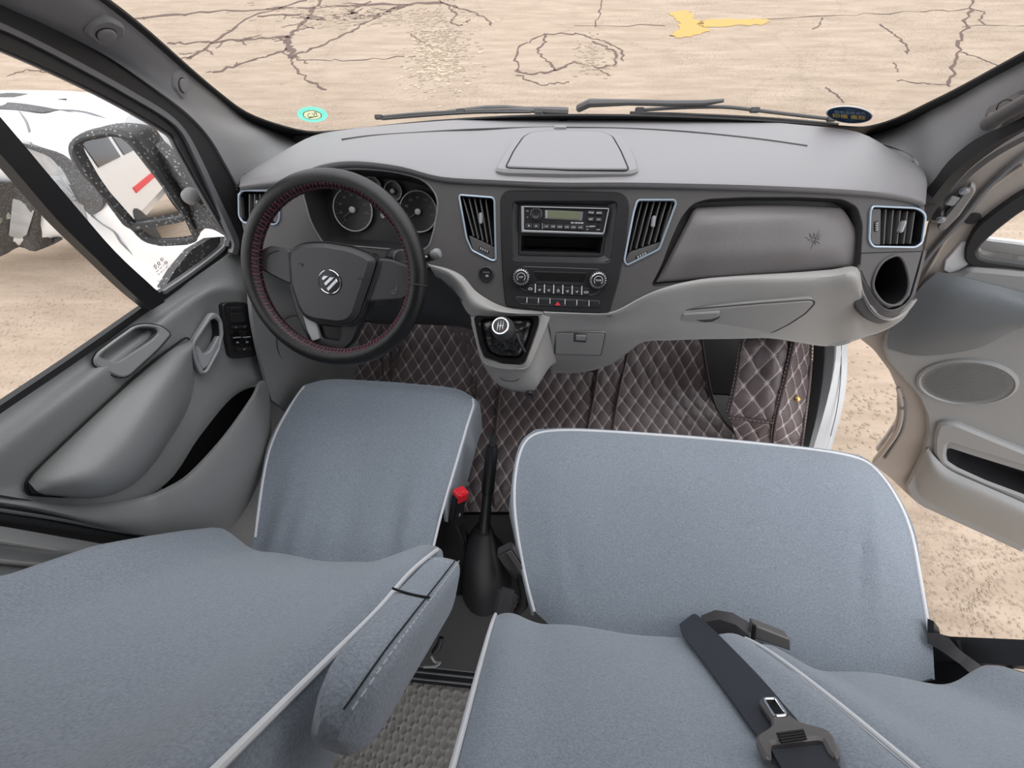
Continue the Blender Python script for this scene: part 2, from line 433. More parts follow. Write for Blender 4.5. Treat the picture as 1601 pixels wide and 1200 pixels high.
def lathe(fr, prof, n=24, cx=0, cy=0):
    v = []; f = []
    for r, h in prof:
        v += [fr.p(cx+r*math.cos(2*math.pi*i/n), cy+r*math.sin(2*math.pi*i/n), h) for i in range(n)]
    for k in range(len(prof)-1):
        for i in range(n): f.append((k*n+i, k*n+(i+1) % n, (k+1)*n+(i+1) % n, (k+1)*n+i))
    f.append(tuple(range(n-1, -1, -1))); f.append(tuple((len(prof)-1)*n+i for i in range(n)))
    return v, f
def box(fr, cx, cy, cz, sx_, sy_, sz_, b=.001):
    bm = bmesh.new(); bmesh.ops.create_cube(bm, size=1)
    for q in bm.verts: q.co = Vector((q.co.x*sx_, q.co.y*sy_, q.co.z*sz_))
    if b: bmesh.ops.bevel(bm, geom=bm.edges[:], offset=min(b, sx_*.45, sy_*.45, sz_*.45), segments=2, affect='EDGES')
    bm.verts.index_update(); v = [fr.p(cx+q.co.x, cy+q.co.y, cz+q.co.z) for q in bm.verts]; f = [tuple(q.index for q in a.verts) for a in bm.faces]; bm.free()
    return v, f
def at(o, n, upv=(0,0,1)): return Fr(o, n, upv)
def text(fr, s, x, y, size, h, flip=False, rot=0, bold=0):
    c = D.curves.new('t', 'FONT'); c.body = s; c.size = size; c.align_x = 'CENTER'; c.align_y = 'CENTER'; c.offset = bold; c.resolution_u = 3
    o = D.objects.new('t', c); COL.objects.link(o)
    me = D.meshes.new_from_object(o.evaluated_get(bpy.context.evaluated_depsgraph_get()))
    ca, sa = math.cos(rot), math.sin(rot)
    v = []
    for q in me.vertices:
        a, b = q.co.x*(-1 if flip else 1), q.co.y
        v.append(fr.p(x+a*ca-b*sa, y+a*sa+b*ca, h))
    f = [tuple(p.vertices) for p in me.polygons]
    D.objects.remove(o); D.curves.remove(c); D.meshes.remove(me)
    return v, f
def seam(name, l, k, v, r, m, parent, n=3, **kw):
    p = WW(l, k, v); p = spline(p, n) if n > 1 and len(p) > 2 else p
    return mk(name, *tube(p, r, 6), m, parent, **kw)

# ================================================================== SETTING
GZ = -.72
def quad(name, p, m, **k): return mk(name, p, [(0,1,2,3)], m, smooth=0, **k)
ground = quad('ground', [(-30,-25,GZ),(30,-25,GZ),(30,40,GZ),(-30,40,GZ)], M_GROUND, kind='structure')
# --- cracks in the concrete: shallow raised-edge grooves
def crackline(l, wd, jit=.04, sub=7):
    p = WW(l, 'z', GZ+.003); q = []
    for i in range(len(p)-1):
        L = (p[i+1]-p[i]).length
        for k in range(sub):
            a = p[i].lerp(p[i+1], k/sub); j = min(jit, L*.08)
            q.append(a + Vector((random.uniform(-j, j), random.uniform(-j, j), 0)))
    q.append(p[-1]); v = []; f = []
    for i, a in enumerate(q):
        t = (q[min(i+1, len(q)-1)]-q[max(i-1, 0)]).normalized(); n = Vector((-t.y, t.x, 0))
        s = wd*random.uniform(.35, 1.25)*.5
        v += [a+n*s, a-n*s]
    for i in range(len(q)-1): f.append((2*i, 2*i+1, 2*i+3, 2*i+2))
    return v, f
CR = [([(205,28),(330,18),(450,12),(560,8),(690,4),(715,12)], .07), ([(262,68),(320,66),(380,62),(450,58)], .06), ([(297,90),(330,68),(395,25),(480,0)], .06),
 ([(450,58),(452,72),(458,90)], .10), ([(338,112),(400,92),(448,76)], .05), ([(450,58),(470,40),(480,28),(500,0)], .07), ([(458,88),(500,70),(550,50),(565,38)], .04),
 ([(455,90),(462,105),(480,125),(510,140)], .03), ([(565,38),(590,25),(625,8)], .07), ([(545,28),(552,14),(580,2)], .05), ([(400,25),(470,22),(540,30),(600,22),(640,6)], .05),
 ([(480,28),(500,30),(560,20)], .06), ([(715,12),(740,18),(760,28),(768,40)], .03), ([(700,5),(712,22),(705,36),(720,40),(735,30)], .03),
 ([(480,95),(560,92),(650,88)], .02), ([(640,52),(660,66),(675,72)], .03), ([(805,110),(815,70),(850,53),(900,52)], .025), ([(850,53),(852,66),(838,80),(860,98),(868,110)], .03),
 ([(805,110),(830,116),(868,110),(900,95)], .04), ([(810,118),(850,132),(890,128)], .025), ([(900,52),(940,62),(968,75),(975,95)], .025), ([(928,65),(960,80),(962,100),(930,108)], .03),
 ([(900,98),(930,104),(955,118)], .02), ([(930,40),(941,0)], .02), ([(900,40),(1040,40)], .014), ([(1180,30),(1320,24),(1450,17),(1520,14)], .016),
 ([(1522,0),(1515,25),(1505,55),(1500,80),(1490,110),(1485,135)], .035), ([(1500,80),(1535,92),(1560,102)], .018), ([(1375,37),(1390,48),(1405,58),(1418,72),(1418,84)], .022),
 ([(1405,125),(1450,130),(1484,132)], .015), ([(1290,135),(1310,150),(1320,160)], .02), ([(1285,28),(1278,42),(1270,45)], .02), ([(1520,14),(1538,18),(1530,30),(1540,38)], .018),
 ([(10,118),(45,108),(72,113)], .02), ([(1500,40),(1601,40)], .010), ([(1398,98),(1404,112)], .015)]
mb = MB()
for l, wd in CR:
    mb.add(crackline(l, wd*1.0))
    if wd > .045:
        for _ in range(4):
            i = random.randrange(len(l)-1); t = random.random(); a = (l[i][0]*(1-t)+l[i+1][0]*t, l[i][1]*(1-t)+l[i+1][1]*t)
            mb.add(crackline([a, (a[0]+random.uniform(-34, 34), a[1]+random.uniform(-9, 12))], .02))
mb.mk('crack', M_CRACK, ground, kind='stuff', smooth=0)
# flaked patches: many small chips
def chips(n, cx, cy, sx_, sy_, s):
    mb = MB()
    for _ in range(n):
        p = W((random.gauss(cx, sx_), random.gauss(cy, sy_), 'z', GZ+.002)); k = random.randint(5, 7); r = s*random.uniform(.4, 1.3)
        a0 = random.random()*6; v = [p+Vector((r*random.uniform(.5, 1.3)*1.4*math.cos(a0+6.283*i/k), r*random.uniform(.5, 1.3)*math.sin(a0+6.283*i/k), random.uniform(0, .002))) for i in range(k)]
        mb.add((v, [tuple(range(k))]))
    return mb
M_CHIP = mat('bared_aggregate', (.32, .25, .185), .95); M_CHIPL = mat('pale_aggregate', (.46, .375, .27), .95)
chips(420, 690, 70, 24, 30, .020).mk('bared_patch', M_CHIP, ground, kind='stuff', smooth=0)
chips(200, 560, 25, 60, 9, .035).mk('bared_patch', M_CHIP, ground, kind='stuff', smooth=0)
chips(220, 680, 95, 30, 26, .022).mk('pale_patch', M_CHIPL, ground, kind='stuff', smooth=0)
chips(90, 925, 88, 18, 16, .018).mk('bared_patch', M_CHIP, ground, kind='stuff', smooth=0)
chips(160, 1360, 640, 30, 45, .007).mk('bared_patch', M_CHIP, ground, kind='stuff', smooth=0)
chips(260, 1530, 920, 40, 50, .005).mk('bared_patch', M_CHIP, ground, kind='stuff', smooth=0)
# yellow road paint
def blot(l, r=5):
    q = [Vector((v.x+random.uniform(-.03, .03), v.y+random.uniform(-.03, .03), v.z)) for v in spline(WW(l, 'z', GZ+.004), r, True)]
    t = tessellate_polygon([q]); return q, [tuple(a) for a in t]
mb = MB()
mb.add(blot([(1046,22),(1062,16),(1080,18),(1084,30),(1100,32),(1096,40),(1110,46),(1088,56),(1066,58),(1050,54),(1062,44),(1060,32)]))
mb.add(blot([(1095,33),(1140,30),(1196,30),(1198,37),(1150,40),(1100,42)]))
mb.mk('yellow_paint_mark', M_YPAINT, ground, smooth=0, label='worn yellow paint mark on the cracked concrete')

# --- cab shell
floor = MB()
floor.add(box(at((0,.42,-.02), (0,0,1), (0,1,0)), 0, 0, 0, 1.72, 1.16, .03, .004))
floor.mk('floor', M_FLOORD, kind='structure')
toe = net('wall_front', [[(-.86,1.0,-.02),(0,1.0,-.02),(.86,1.0,-.02)], [(-.86,1.22,.25),(0,1.22,.25),(.86,1.22,.25)], [(-.86,1.25,.72),(0,1.25,.72),(.86,1.25,.72)]], M_BLK, t=.02, nu=3, nv=3, kind='structure')
mk('wall_front', *thick([[Vector((-.86,.80,0)), Vector((.86,.80,0))], [Vector((-.86,1.04,.18)), Vector((.86,1.04,.18))]], .02), M_FLOORD, kind='structure')
ceil = mk('ceiling', *box(at((0,-1.02,1.485), (0,0,1), (0,1,0)), 0, 0, 0, 1.8, 3.0, .05, .01), M_PILL, kind='structure')
def wallplate(name, x, n, m, ys, zs, hole, t):
    fr = at((x, 0, 0), (n, 0, 0)); s = -n if False else 1
    def L(l): return [fr.uv((x, a, b)) for a, b in l]
    o = L([(ys[0], zs[0]), (ys[1], zs[0]), (ys[1], zs[1]), (ys[0], zs[1])])
    return mk(name, *plate(fr, o, [rnd(L(h), .06) for h in hole], .01, t, .003), m, kind='structure')
hl = [[(-1.25,.72),(-.35,.72),(-.35,1.35),(-1.25,1.35)]]
wallplate('wall_left', -.86, 1, M_PILL, (-2.5, .02), (-.42, 1.46), hl, .02)
wallplate('wall_right', .912, -1, M_PILL, (-2.5, -.08), (-.42, 1.46), [[(-1.5,-.3),(-.35,-.3),(-.35,1.30),(-1.5,1.30)]], .02)
wallplate('wall_left_outside', -.90, -1, M_WHITE, (-4.3, .06), (-.45, 1.52), hl+[[(-2.5,.75),(-1.5,.75),(-1.5,1.35),(-2.5,1.35)], [(-4.0,.75),(-2.7,.75),(-2.7,1.35),(-4.0,1.35)]], .02)
for k, (a, b) in enumerate([(-1.25,-.35), (-2.5,-1.5), (-4.0,-2.7)]):
    quad('window_%d' % (k+3), [(-.895,a,.72),(-.895,b,.72),(-.895,b,1.36),(-.895,a,1.36)], thin_glass('rear_tint_%d' % k, (.25,.32,.36)), kind='structure')

# --- rear step and patterned floor
fr = at((0, -.02, .006), (0,0,1), (0,1,0))
mk('trim_3', *box(at((-.2,-.07,.004), (0,0,1), (0,1,0)), 0, 0, 0, .5, .19, .012, .002), M_FACE2, kind='structure')
sill = mk('trim_4', *box(at((-.2,-.182,-.02), (0,0,1), (0,1,0)), 0, 0, 0, .8, .05, .03, .004), M_BLK, kind='structure')
for y in (-.166, -.180, -.196): mk('rib', *tube([(-.58,y,-.004),(.18,y,-.004)], .003, 6), M_STRIP, sill)
for x, y in ((-.245,-.171),(-.205,-.171),(-.215,-.195),(-.20,-.197)): mk('screw', *lathe(at((x,y,-.005),(0,0,1)), [(.005,0),(.005,.003),(.003,.004)], 10), M_STRIP, sill)
# raised lozenge floor
RID = []
def lozenge():
    nx, ny = 150, 110; g = []
    for j in range(ny+1):
        r = []
        for i in range(nx+1):
            x = -.62+i*.0042; y = -.205-j*.0040
            a, b = x/.034, y/.042
            row = math.floor(b*2)
            best = 9
            for cx, cy in ((round(a), round(b)), (math.floor(a)+.5, math.floor(b)+.5)):
                d = (abs(a-cx)/.5)**1.5+(abs(b-cy)/.5)**1.5; best = min(best, d)
            h = .0048*math.exp(-((best-.60)/.17)**2) + (.0016 if best < .36 else 0)
            r.append(Vector((x, y, -.03+h))); RID.append((min(1, h/.0045), 0))
        g.append(r)
    return g
M_VINYL = mat('grey_brown_vinyl', (.34, .32, .295), .5, var=.25, vscale=9)
def relief_shading(m):  # raised and sunken parts toned apart in the colour, in place of relief shading
    t = m.node_tree; b = t.nodes['Principled BSDF']; uv = t.nodes.new('ShaderNodeUVMap'); sp = t.nodes.new('ShaderNodeSeparateXYZ'); x = t.nodes.new('ShaderNodeMix'); x.data_type = 'RGBA'
    t.links.new(uv.outputs[0], sp.inputs[0]); t.links.new(sp.outputs[0], x.inputs['Factor']); x.inputs['A'].default_value = (.23, .215, .20, 1); x.inputs['B'].default_value = (.42, .395, .365, 1); t.links.new(x.outputs['Result'], b.inputs['Base Color'])
M_VINYL = mat('grey_brown_vinyl_floor', (.3, .28, .26), .5); relief_shading(M_VINYL)
gz = lozenge()
vin = mk('floor', *grid_faces(gz), M_VINYL, kind='structure', smooth=60, uv=RID)
mk('floor', *box(at((0,-1.4,-.06), (0,0,1), (0,1,0)), 0, 0, 0, 1.72, 2.4, .03, .004), M_FLOORD, kind='structure')

# --- windscreen
gl = [(-700,-400),(172,0),(235,50),(300,110),(345,148),(385,178),(430,196),(500,209),(640,196),(760,186),(870,182),(1020,183),(1150,188),(1260,196),(1340,203),(1400,188),(1450,165),(1500,140),(1600,85),(1900,-80)]
def on_s(l, v=0): return WW(l, 'S', v)
fr = FS
base = px2(fr, gl[1:-1], 'S')
topz = [Vector((-base[0].x, 0))]
ou = base + [Vector((base[-1].x, base[-1].y)), ]
yt = fr.uv((0, 1.19-.72, .80+.72*math.tan(sl))).y
ou = base[:] + [Vector((base[-1].x-(-.02 if base[-1].x > 0 else .02), yt)), Vector((base[0].x, yt))]
ctr = fr.p(0, .4)
mk('window_1', [ctr]+[fr.p(q.x, q.y) for q in ou], [(0, i+1, (i+1) % len(ou)+1) for i in range(len(ou))], M_GLASS, kind='structure', smooth=0)
# black border of the windscreen, a little wider towards the dash
inn = [Vector(q) for q in base]
def band(name, l, k, v, r, m, parent=None, n=3, kind=None, flat=1):
    p = spline(WW(l, k, v), n); return mk(name, *tube(p, r, 8, flat=flat), m, parent, kind=kind)
scr = D.objects['window_1']
def strip(name, A, B, m, parent=None, n=3, t=.003, **k):
    a, b = spline(A, n), spline(B, n); return mk(name, *thick([a, b], t), m, parent, **k)
A = on_s([(120,-34),(172,-1),(235,49),(300,107),(345,145),(385,174),(430,192),(480,204),(530,203),(640,191),(760,182),(870,178),(1020,179),(1150,184),(1260,191),(1330,197),(1360,196),(1400,184),(1450,160),(1500,135),(1600,80),(1700,25)], .012)
B = on_s([(100,-28),(165,6),(228,58),(294,117),(340,156),(380,190),(424,213),(478,228),(530,218),(640,203),(760,193),(870,189),(1020,190),(1150,195),(1260,204),(1330,217),(1367,214),(1408,200),(1455,171),(1505,146),(1605,90),(1710,32)], .012)
strip('black_border', A, B, M_RUB, scr, t=.004)

# --- pillar trims
def pillar(name, cols, k, off, bulge):
    o = [W((*c[0], 'S', .007)) for c in cols]; i = [W((*c[1], k, off)) for c in cols]
    n = Vector((.6 if k == 'W' else -.6, -.6, 0)).normalized()
    o.insert(0, o[0]+(o[0]-o[1]).normalized()*max(.02, (1.46-o[0].z)*1.45)); i.insert(0, i[0]+(i[0]-i[1]).normalized()*max(.02, (1.46-i[0].z)*1.45))
    m1 = [a.lerp(b, .28)+n*bulge for a, b in zip(o, i)]; m2 = [a.lerp(b, .68)+n*bulge for a, b in zip(o, i)]
    q = net(name, [o, m1, m2, i], M_PILL, t=.012, nu=4, nv=4, kind='structure'); return q, o, m1, m2, i
lp, lo, lm1, lm2, li_ = pillar('trim_1', [((60,-80),(-150,-80)),((120,-36),(-70,-32)),((176,3),(0,7)),((238,55),(80,43)),((302,114),(167,88)),((347,152),(240,137)),((386,184),(293,177)),((424,201),(328,215)),((455,212),(352,255)),((492,219),(374,296))], 'W', .03, .02)
rp, ro, rm1, rm2, ri_ = pillar('trim_2', [((1720,20),(1760,110)),((1601,88),(1601,187)),((1545,118),(1550,212)),((1495,147),(1505,248)),((1455,167),(1475,285)),((1425,184),(1455,308)),((1390,199),(1434,262)),((1345,212),(1385,232))], 'V', .03, .02)
def capat(c, n, upv, s):
    f_ = at(c, n, upv)
    pad = rnd([Vector(q)*s for q in ((-.026,-.012),(-.018,.02),(.004,.027),(.026,.018),(.028,-.010),(.012,-.026),(-.012,-.024))], .008*s)
    o = mk('handle_recess', *plate(f_, pad, (), .005, .006, .004), M_PILL, lp)
    mk('screw_cap', *lathe(f_, [(.0125*s,.004),(.0125*s,.0075),(.011*s,.009),(.004*s,.0095)], 24), M_PILL, o)
    mk('cap_gap', *tube([f_.p(q.x, q.y, .0052) for q in circ(0, 0, .0133*s, 24)], .0007, 5, True), M_SEAM, o)
def surf_at(px, py, rows):
    """nearest point of the pillar surface to the line of sight, with its normal"""
    g = grid_net(rows, 6, 6); best = None; d = ray(px, py).normalized()
    for i in range(len(g)-1):
        for j in range(len(g[0])-1):
            q = g[i][j]; e = ((q-CAM)-d*(q-CAM).dot(d)).length
            if best is None or e < best[0]: best = (e, i, j)
    _, i, j = best; n = (g[i][j+1]-g[i][j]).cross(g[i+1][j]-g[i][j]).normalized()
    if n.dot(CAM-g[i][j]) < 0: n = -n
    return g[i][j], n
LR = [lo, lm1, lm2, li_]
for (x, y, s) in ((157,48,1.05), (283,130,1.0)):
    c, n = surf_at(x, y, LR); capat(c, n, Vector((.0,-.5,.8)), s)

def blob(c, r, sc, n=12):
    bm = bmesh.new(); bmesh.ops.create_uvsphere(bm, u_segments=n, v_segments=n//2+2, radius=r)
    v = [Vector((q.co.x*sc[0], q.co.y*sc[1], q.co.z*sc[2]))+Vector(c) for q in bm.verts]; bm.verts.index_update(); f = [tuple(q.index for q in a.verts) for a in bm.faces]; bm.free(); return v, f

# ================================================================== DASHBOARD
dash = thing('dashboard', 'wide grey dashboard with charcoal face and light grey lower half under the windscreen', 'dashboard', (0, 1.0, .4))
rear = [(377,277),(400,262),(440,238),(490,212),(545,202),(600,196),(660,191),(720,187),(780,184),(840,182),(900,181),(980,181),(1060,183),(1150,187),(1250,195),(1340,206),(1400,238),(1440,262),(1450,286)]
brow = [(374,292),(403,288),(436,284),(470,273),(500,261),(535,255),(575,255.5),(630,263),(690,278),(770,283),(870,287),(970,287),(1080,289),(1190,292),(1300,297),(1370,302),(1410,307),(1437,313),(1447,319)]
rw = WW(rear, 'z', .825); bw = WW(brow, 'F', .012)
m1 = [a.lerp(b, .35)+Vector((0,0,.010)) for a, b in zip(rw, bw)]; m2 = [a.lerp(b, .75)+Vector((0,0,.012)) for a, b in zip(rw, bw)]
m3 = [b+Vector((0,.010,.004)) for b in bw]
lipd = [b+Vector((0,.004,-.012)) for b in bw]; lipe = [b+Vector((0,.03,-.022)) for b in bw]
for q in (m1, m2, m3): q[0] = rw[0].lerp(bw[0], (.35, .75, .95)[(m1, m2, m3).index(q)]); q[-1] = rw[-1].lerp(bw[-1], (.35, .75, .95)[(m1, m2, m3).index(q)])
pad = net('top_pad', [rw, m1, m2, m3, bw, lipd, lipe], M_PAD, dash, nu=4, nv=4, t=.006)
PADG = grid_net([rw, m1, m2, m3, bw], 6, 8)
def onpad(px, py, h=.0):
    """point of the dashboard top under a line of sight"""
    d = ray(px, py).normalized(); best = None
    for r in PADG:
        for q in r:
            e = ((q-CAM)-d*(q-CAM).dot(d)).length
            if best is None or e < best[0]: best = (e, q)
    q = best[1]; z = q.z
    for _ in range(1): pass
    return CAM + ray(px, py)*((z+h-CAM.z)/ray(px, py).z)
gl1 = [(534,218),(580,212),(640,208),(720,203),(800,200),(862,199),(880,199),(960,200),(1050,204),(1130,211),(1200,219),(1262,228)]
mk('lid_seam', *tube(spline([onpad(*q, .001) for q in gl1], 3), .0022, 6), M_SEAML, pad)
mk('lid_tab', *box(at(onpad(876,199,.001), (0,-.2,1), (0,1,0)), 0, 0, 0, .03, .012, .006, .002), M_PAD, pad)
mk('sensor_slot', *box(at(onpad(880,189,.002), (0,-.2,1), (0,1,0)), 0, 0, 0, .022, .004, .002, 0), M_SEAM, pad)
# hatch in the middle of the pad
hz = .5*(onpad(800,262).z+onpad(960,262).z)
hn = (onpad(880,268)-onpad(880,220)).cross(onpad(980,250)-onpad(790,250)).normalized()
if hn.z < 0: hn = -hn
hc = onpad(885,245); PL['hatch'] = (hc+hn*.003, hn); fh = Fr(hc+hn*.003, hn, (0,1,0))
ring = [(773,267),(785,245),(800,222),(820,209),(850,206),(900,206),(945,207),(966,212),(982,226),(993,246),(999,268),(985,272),(890,272),(790,270)]
lid = [(790,266.5),(803,240),(818,218),(830,211.5),(860,209),(900,209),(940,210.5),(957,217),(970,240),(983,270.5),(890,270)]
fo = [fh.uv(q) for q in WW(ring, 'hatch')]; fi = [fh.uv(q) for q in WW(lid, 'hatch')]
mk('hatch_surround', *plate(fh, rnd(fo, .02), (), .005, .012, .005), M_PAD, dash)
li2 = rnd(fi, .012)
mk('hatch_lid', *plate(fh, inset(li2, .002), (), .0085, .0, .002), M_FACE2 if False else M_PAD, dash)
mk('hatch_gap', *tube([fh.p(q.x, q.y, .0055) for q in li2], .0016, 6, True), M_SEAM, dash)

# --- charcoal face with openings
face_o = [(374,293),(403,289),(436,285),(470,274),(500,262),(535,256),(575,256.5),(630,264),(690,279),(770,284),(870,288),(970,288),(1080,290),(1190,293),(1300,298),(1370,303),(1410,308),(1437,314),(1446,320),
          (1448,340),(1443,392),(1436,417),(1428,445),(1423,462),(1410,477),(1390,482),(1372,472),(1355,445),(1346,424),(1335,424),(1250,431),(1167,437),(1090,443),(1050,450),(1010,464),(975,484),(955,495),(860,494),(791,483),(765,472),(735,447),(715,430),(690,417),(650,420),(560,420),(470,420),(440,400),(400,396),(385,380),(378,352)]
V_CL = [(718,305),(770,309),(773,314),(775,406),(769,406.5),(738,391),(730,372)]
V_CR = [(997,313),(1054,313),(1056,318),(1030,389),(980,414),(976,407),(991,331)]
V_R = [(1364,322.5),(1433,325.5),(1446,335),(1440,380),(1430,386),(1364,385),(1358,376),(1360,330)]
V_L = [(380,298),(434,298.5),(438,305),(437,344),(432,350.5),(381,347.5),(375,338),(374.5,305)]
CLUS = [(474,300),(479,322),(486,346),(499,370),(513,381),(570,386),(634,391),(666,388),(676,368),(682,340),(684,315),(676,296),(656,279),(612,268),(566,264),(530,265),(500,273),(482,287)]
RADA = [(801,315),(965,315),(954,410),(802,406)]
CUPH = [(1396,400),(1406,400),(1414,411),(1420,433),(1420,450),(1413,467),(1397,477),(1381,473),(1368,458),(1364,443),(1370,423),(1381,408)]
H_ = {}
for n_, l_, r_, s_ in (('cl', V_CL, .006, 0), ('cr', V_CR, .006, 0), ('vr', V_R, .012, 0), ('vl', V_L, .012, 0), ('clus', CLUS, 0, 3), ('rad', RADA, .012, 0), ('cup', CUPH, 0, 3)):
    q = px2(FF, l_, 'F'); H_[n_] = rnd(q, r_) if r_ else spline(q, s_, True)
BAGO = [(1018,448),(1035,415),(1052,370),(1066,340),(1082,320),(1105,312),(1167,309),(1250,309),(1317,312),(1340,324),(1348,352),(1346,385),(1344,421),(1250,429),(1167,435),(1062,444)]
H_['bag'] = rnd(px2(FF, BAGO, 'F'), .012)
fo = px2(FF, face_o, 'F')
face = mk('face_panel', *plate(FF, fo, [H_[k] for k in ('cl','cr','vr','vl','clus','rad','cup','bag')], .0, .012, .002), M_FACE2, dash)
# passenger side recess and the padded cover inside it
mk('cover_recess', *well(FF, H_['bag'], .03, .004), M_FACE, dash)
bag = [(1026,441),(1034,422),(1044,398),(1056,370),(1068,347),(1082,329),(1100,323),(1160,322),(1250,322),(1300,325),(1320,334),(1331,352),(1337,380),(1339,414),(1300,419),(1250,423),(1167,429),(1100,435),(1062,440)]
rows = []
tpl = [(1030,428),(1045,395),(1062,357),(1085,329),(1110,322)]
def bagrow(t):
    xs = [0, .04, .18, .36, .54, .72, .88, .97, 1]; r = []
    L = Vector((1086-60*t**1.0, 325+116*t)) if t > 0 else Vector((1090, 325)); Rr = Vector((1312+28*min(1, t*2.2)**.6, 325+91*t))
    for x in xs:
        px = L.x+(Rr.x-L.x)*x; py = L.y+(Rr.y-L.y)*x - 4*math.sin(math.pi*x)*(1-t) + 3*math.sin(math.pi*x)*t
        e = (1-abs(2*x-1)**6)*(1-abs(2*t-1)**4)
        r.append((px, py, 'F', -.018+.030*e))
    return r
cov = net('airbag_cover', [bagrow(t) for t in (0, .05, .2, .45, .7, .95, 1)], M_BAG, dash, nu=5, nv=5, t=.008)
# wrinkled patch on the cover
cw = W((1273,374,'F',.0135)); mb = MB()
for k in range(11):
    a = k*.58; q = [FF.uv(cw)+Vector((math.cos(a), math.sin(a)))*r_ for r_ in (.003, .009, .013+.004*(k % 3))]
    q[1] += Vector((.002*math.sin(k), .002*math.cos(k*2)))
    mb.add(tube([FF.p(v.x, v.y, .0125) for v in q], [.0006, .0010, .0004], 6))
mb.mk('wrinkle', M_BAG, cov)

# --- air vents: pale ring, black duct, upright blades, tab, thumb wheel
def vent(hole, blades, tab, wheel, plate_px):
    p = mk('air_vent', *well(FF, H_[hole], .055, .003), M_DEEP, dash)
    l = H_[hole]
    mk('vent_ring', *tube([FF.p(q.x, q.y, .0015) for q in inset(l, -.0005)], .0024, 8, True), M_VENTR, p)
    for a, b in blades:
        A, B = W((*a, 'F', -.006)), W((*b, 'F', -.006)); y = (A-B).normalized(); f_ = Fr((A+B)/2, FF.n, y)
        mk('blade', *box(f_, 0, 0, -.011, .0022, (A-B).length, .024, .0006), M_SLAT, p)
    mb = MB(); c = W((*tab, 'F', -.004)); f_ = Fr(c, FF.n)
    mb.add(box(f_, 0, 0, .003, .0075, .024, .012, .002)); mb.mk('tab', M_GRYB, p)
    if plate_px:
        o = px2(FF, plate_px, 'F', -.003); fr_ = pf('F', off=-.003)
        q = mk('wheel_plate', *plate(fr_, rnd(o, .003), (), .0, .02, .0008), M_FACE2, p)
        c = W((*wheel[0], 'F', -.003)); d_ = (W((*wheel[1], 'F', -.003))-c); f_ = Fr(c, FF.n, FF.n.cross(d_))
        L = d_.length*2
        mb = MB(); mb.add(box(f_, 0, 0, .0, L, .0075, .003, .001)); mb.mk('wheel_slot', M_DEEP, q)
        for k in range(4): mk('thumb_wheel', *box(f_, (k-1.5)*L*.22, 0, .002, L*.15, .006, .004, .001), M_GRYB, q)
vent('cl', [((724+8.8*k, 308.5+.6*k), (740.5+7.2*k, 369+3.6*k)) for k in range(5)], (752,341), ((757,390.5),(765,394)), [(733,368),(773.5,387),(774,405),(769,405),(739,390)])
vent('cr', [((1004+9.6*k, 314), (985+9.8*k, 392-3.2*k)) for k in range(6)], (1021,346), ((1003,398.5),(1012,394)), [(984,394.5),(1033.5,378.5),(1029,388),(981,412),(977.5,406)])
vent('vr', [((1385+11.2*k, 327+.9*k), (1381.5+10.3*k, 382-.3*k)) for k in range(5)], (1408,354), ((1369.5,354),(1369.5,346)), [(1361.5,326),(1377.5,326),(1376.5,383),(1360.5,382)])
vent('vl', [((390+8.2*k, 303), (390+8*k, 344)) for k in range(5)], (406,322), ((432,325),(432,319)), [(427,302),(436,302),(435,347),(427,347)])

# --- instrument cluster behind the wheel
cb = mk('instrument_cluster', *well(FF, H_['clus'], .075, .012), M_PANB, dash)
mk('cluster_rim', *tube([FF.p(q.x, q.y, .0) for q in H_['clus']], .0022, 6, True), M_SILV if False else M_STRIP, cb)
fc = pf('F', off=-.068)
def gauge(cx, cy, rx, needle, hub, ticks=True):
    c = fc.uv(W((cx, cy, 'F', -.068))); r = (W((cx+rx, cy, 'F', -.068))-W((cx, cy, 'F', -.068))).length
    g = mk('gauge', *lathe(fc, [(r*.98,0),(r*.98,.004),(r*.9,.003),(.001,.003)], 40, c.x, c.y), M_GAUGE, cb)
    mk('gauge_ring', *tube([fc.p(c.x+r*math.cos(a), c.y+r*math.sin(a), .006) for a in [6.283*i/48 for i in range(48)]], .0016 if r > .03 else .0012, 6, True), M_GRYB, g)
    mk('needle_hub', *lathe(fc, [(r*hub,.004),(r*hub,.011),(r*hub*.7,.0125),(.0005,.0125)], 20, c.x, c.y), M_GRYB, g)
    a = needle; L = r*.66
    mk('needle', *tube([fc.p(c.x, c.y, .008), fc.p(c.x+L*math.cos(a), c.y+L*math.sin(a), .008)], [.0012, .0005], 6), M_TONG, g)
    if ticks:
        mb = MB()
        for i in range(0, 25):
            a = R_(225-270*i/24); f_ = Fr(fc.p(c.x+r*.88*math.cos(a), c.y+r*.88*math.sin(a), .0035), fc.n, fc.x*math.cos(a)+fc.y*math.sin(a))
            mb.add(box(f_, 0, 0, 0, .0007, r*(.10 if i % 3 == 0 else .06), .0006, 0))
        mb.mk('dial_mark', M_SLAT, g, kind='stuff')
        mb = MB()
        for i in range(8 if r > .04 else 0):
            a = R_(225-270*i/8); mb.add(text(fc, str(i*20), c.x+r*.68*math.cos(a), c.y+r*.68*math.sin(a), .0085, .0036))
        if mb.v: mb.mk('dial_number', M_SLAT, g, smooth=0)
gauge(553,328,30,R_(215),.15); gauge(655,331,29,R_(212),.15); gauge(615.6,299,13.5,R_(75),.24); gauge(583,292,13.5,R_(75),.24)
c = fc.uv(W((599,336,'F',-.068))); mb = MB()
mb.add(tube([fc.p(c.x+.005*math.cos(a), c.y+.0065*math.sin(a), .001) for a in [6.283*i/14 for i in range(14)]], .0013, 5, True)); mb.add(box(fc, c.x, c.y, .001, .012, .003, .001, 0)); mb.add(box(fc, c.x, c.y, .001, .003, .015, .001, 0))
mb.mk('warning_symbol', M_GRYB, cb)

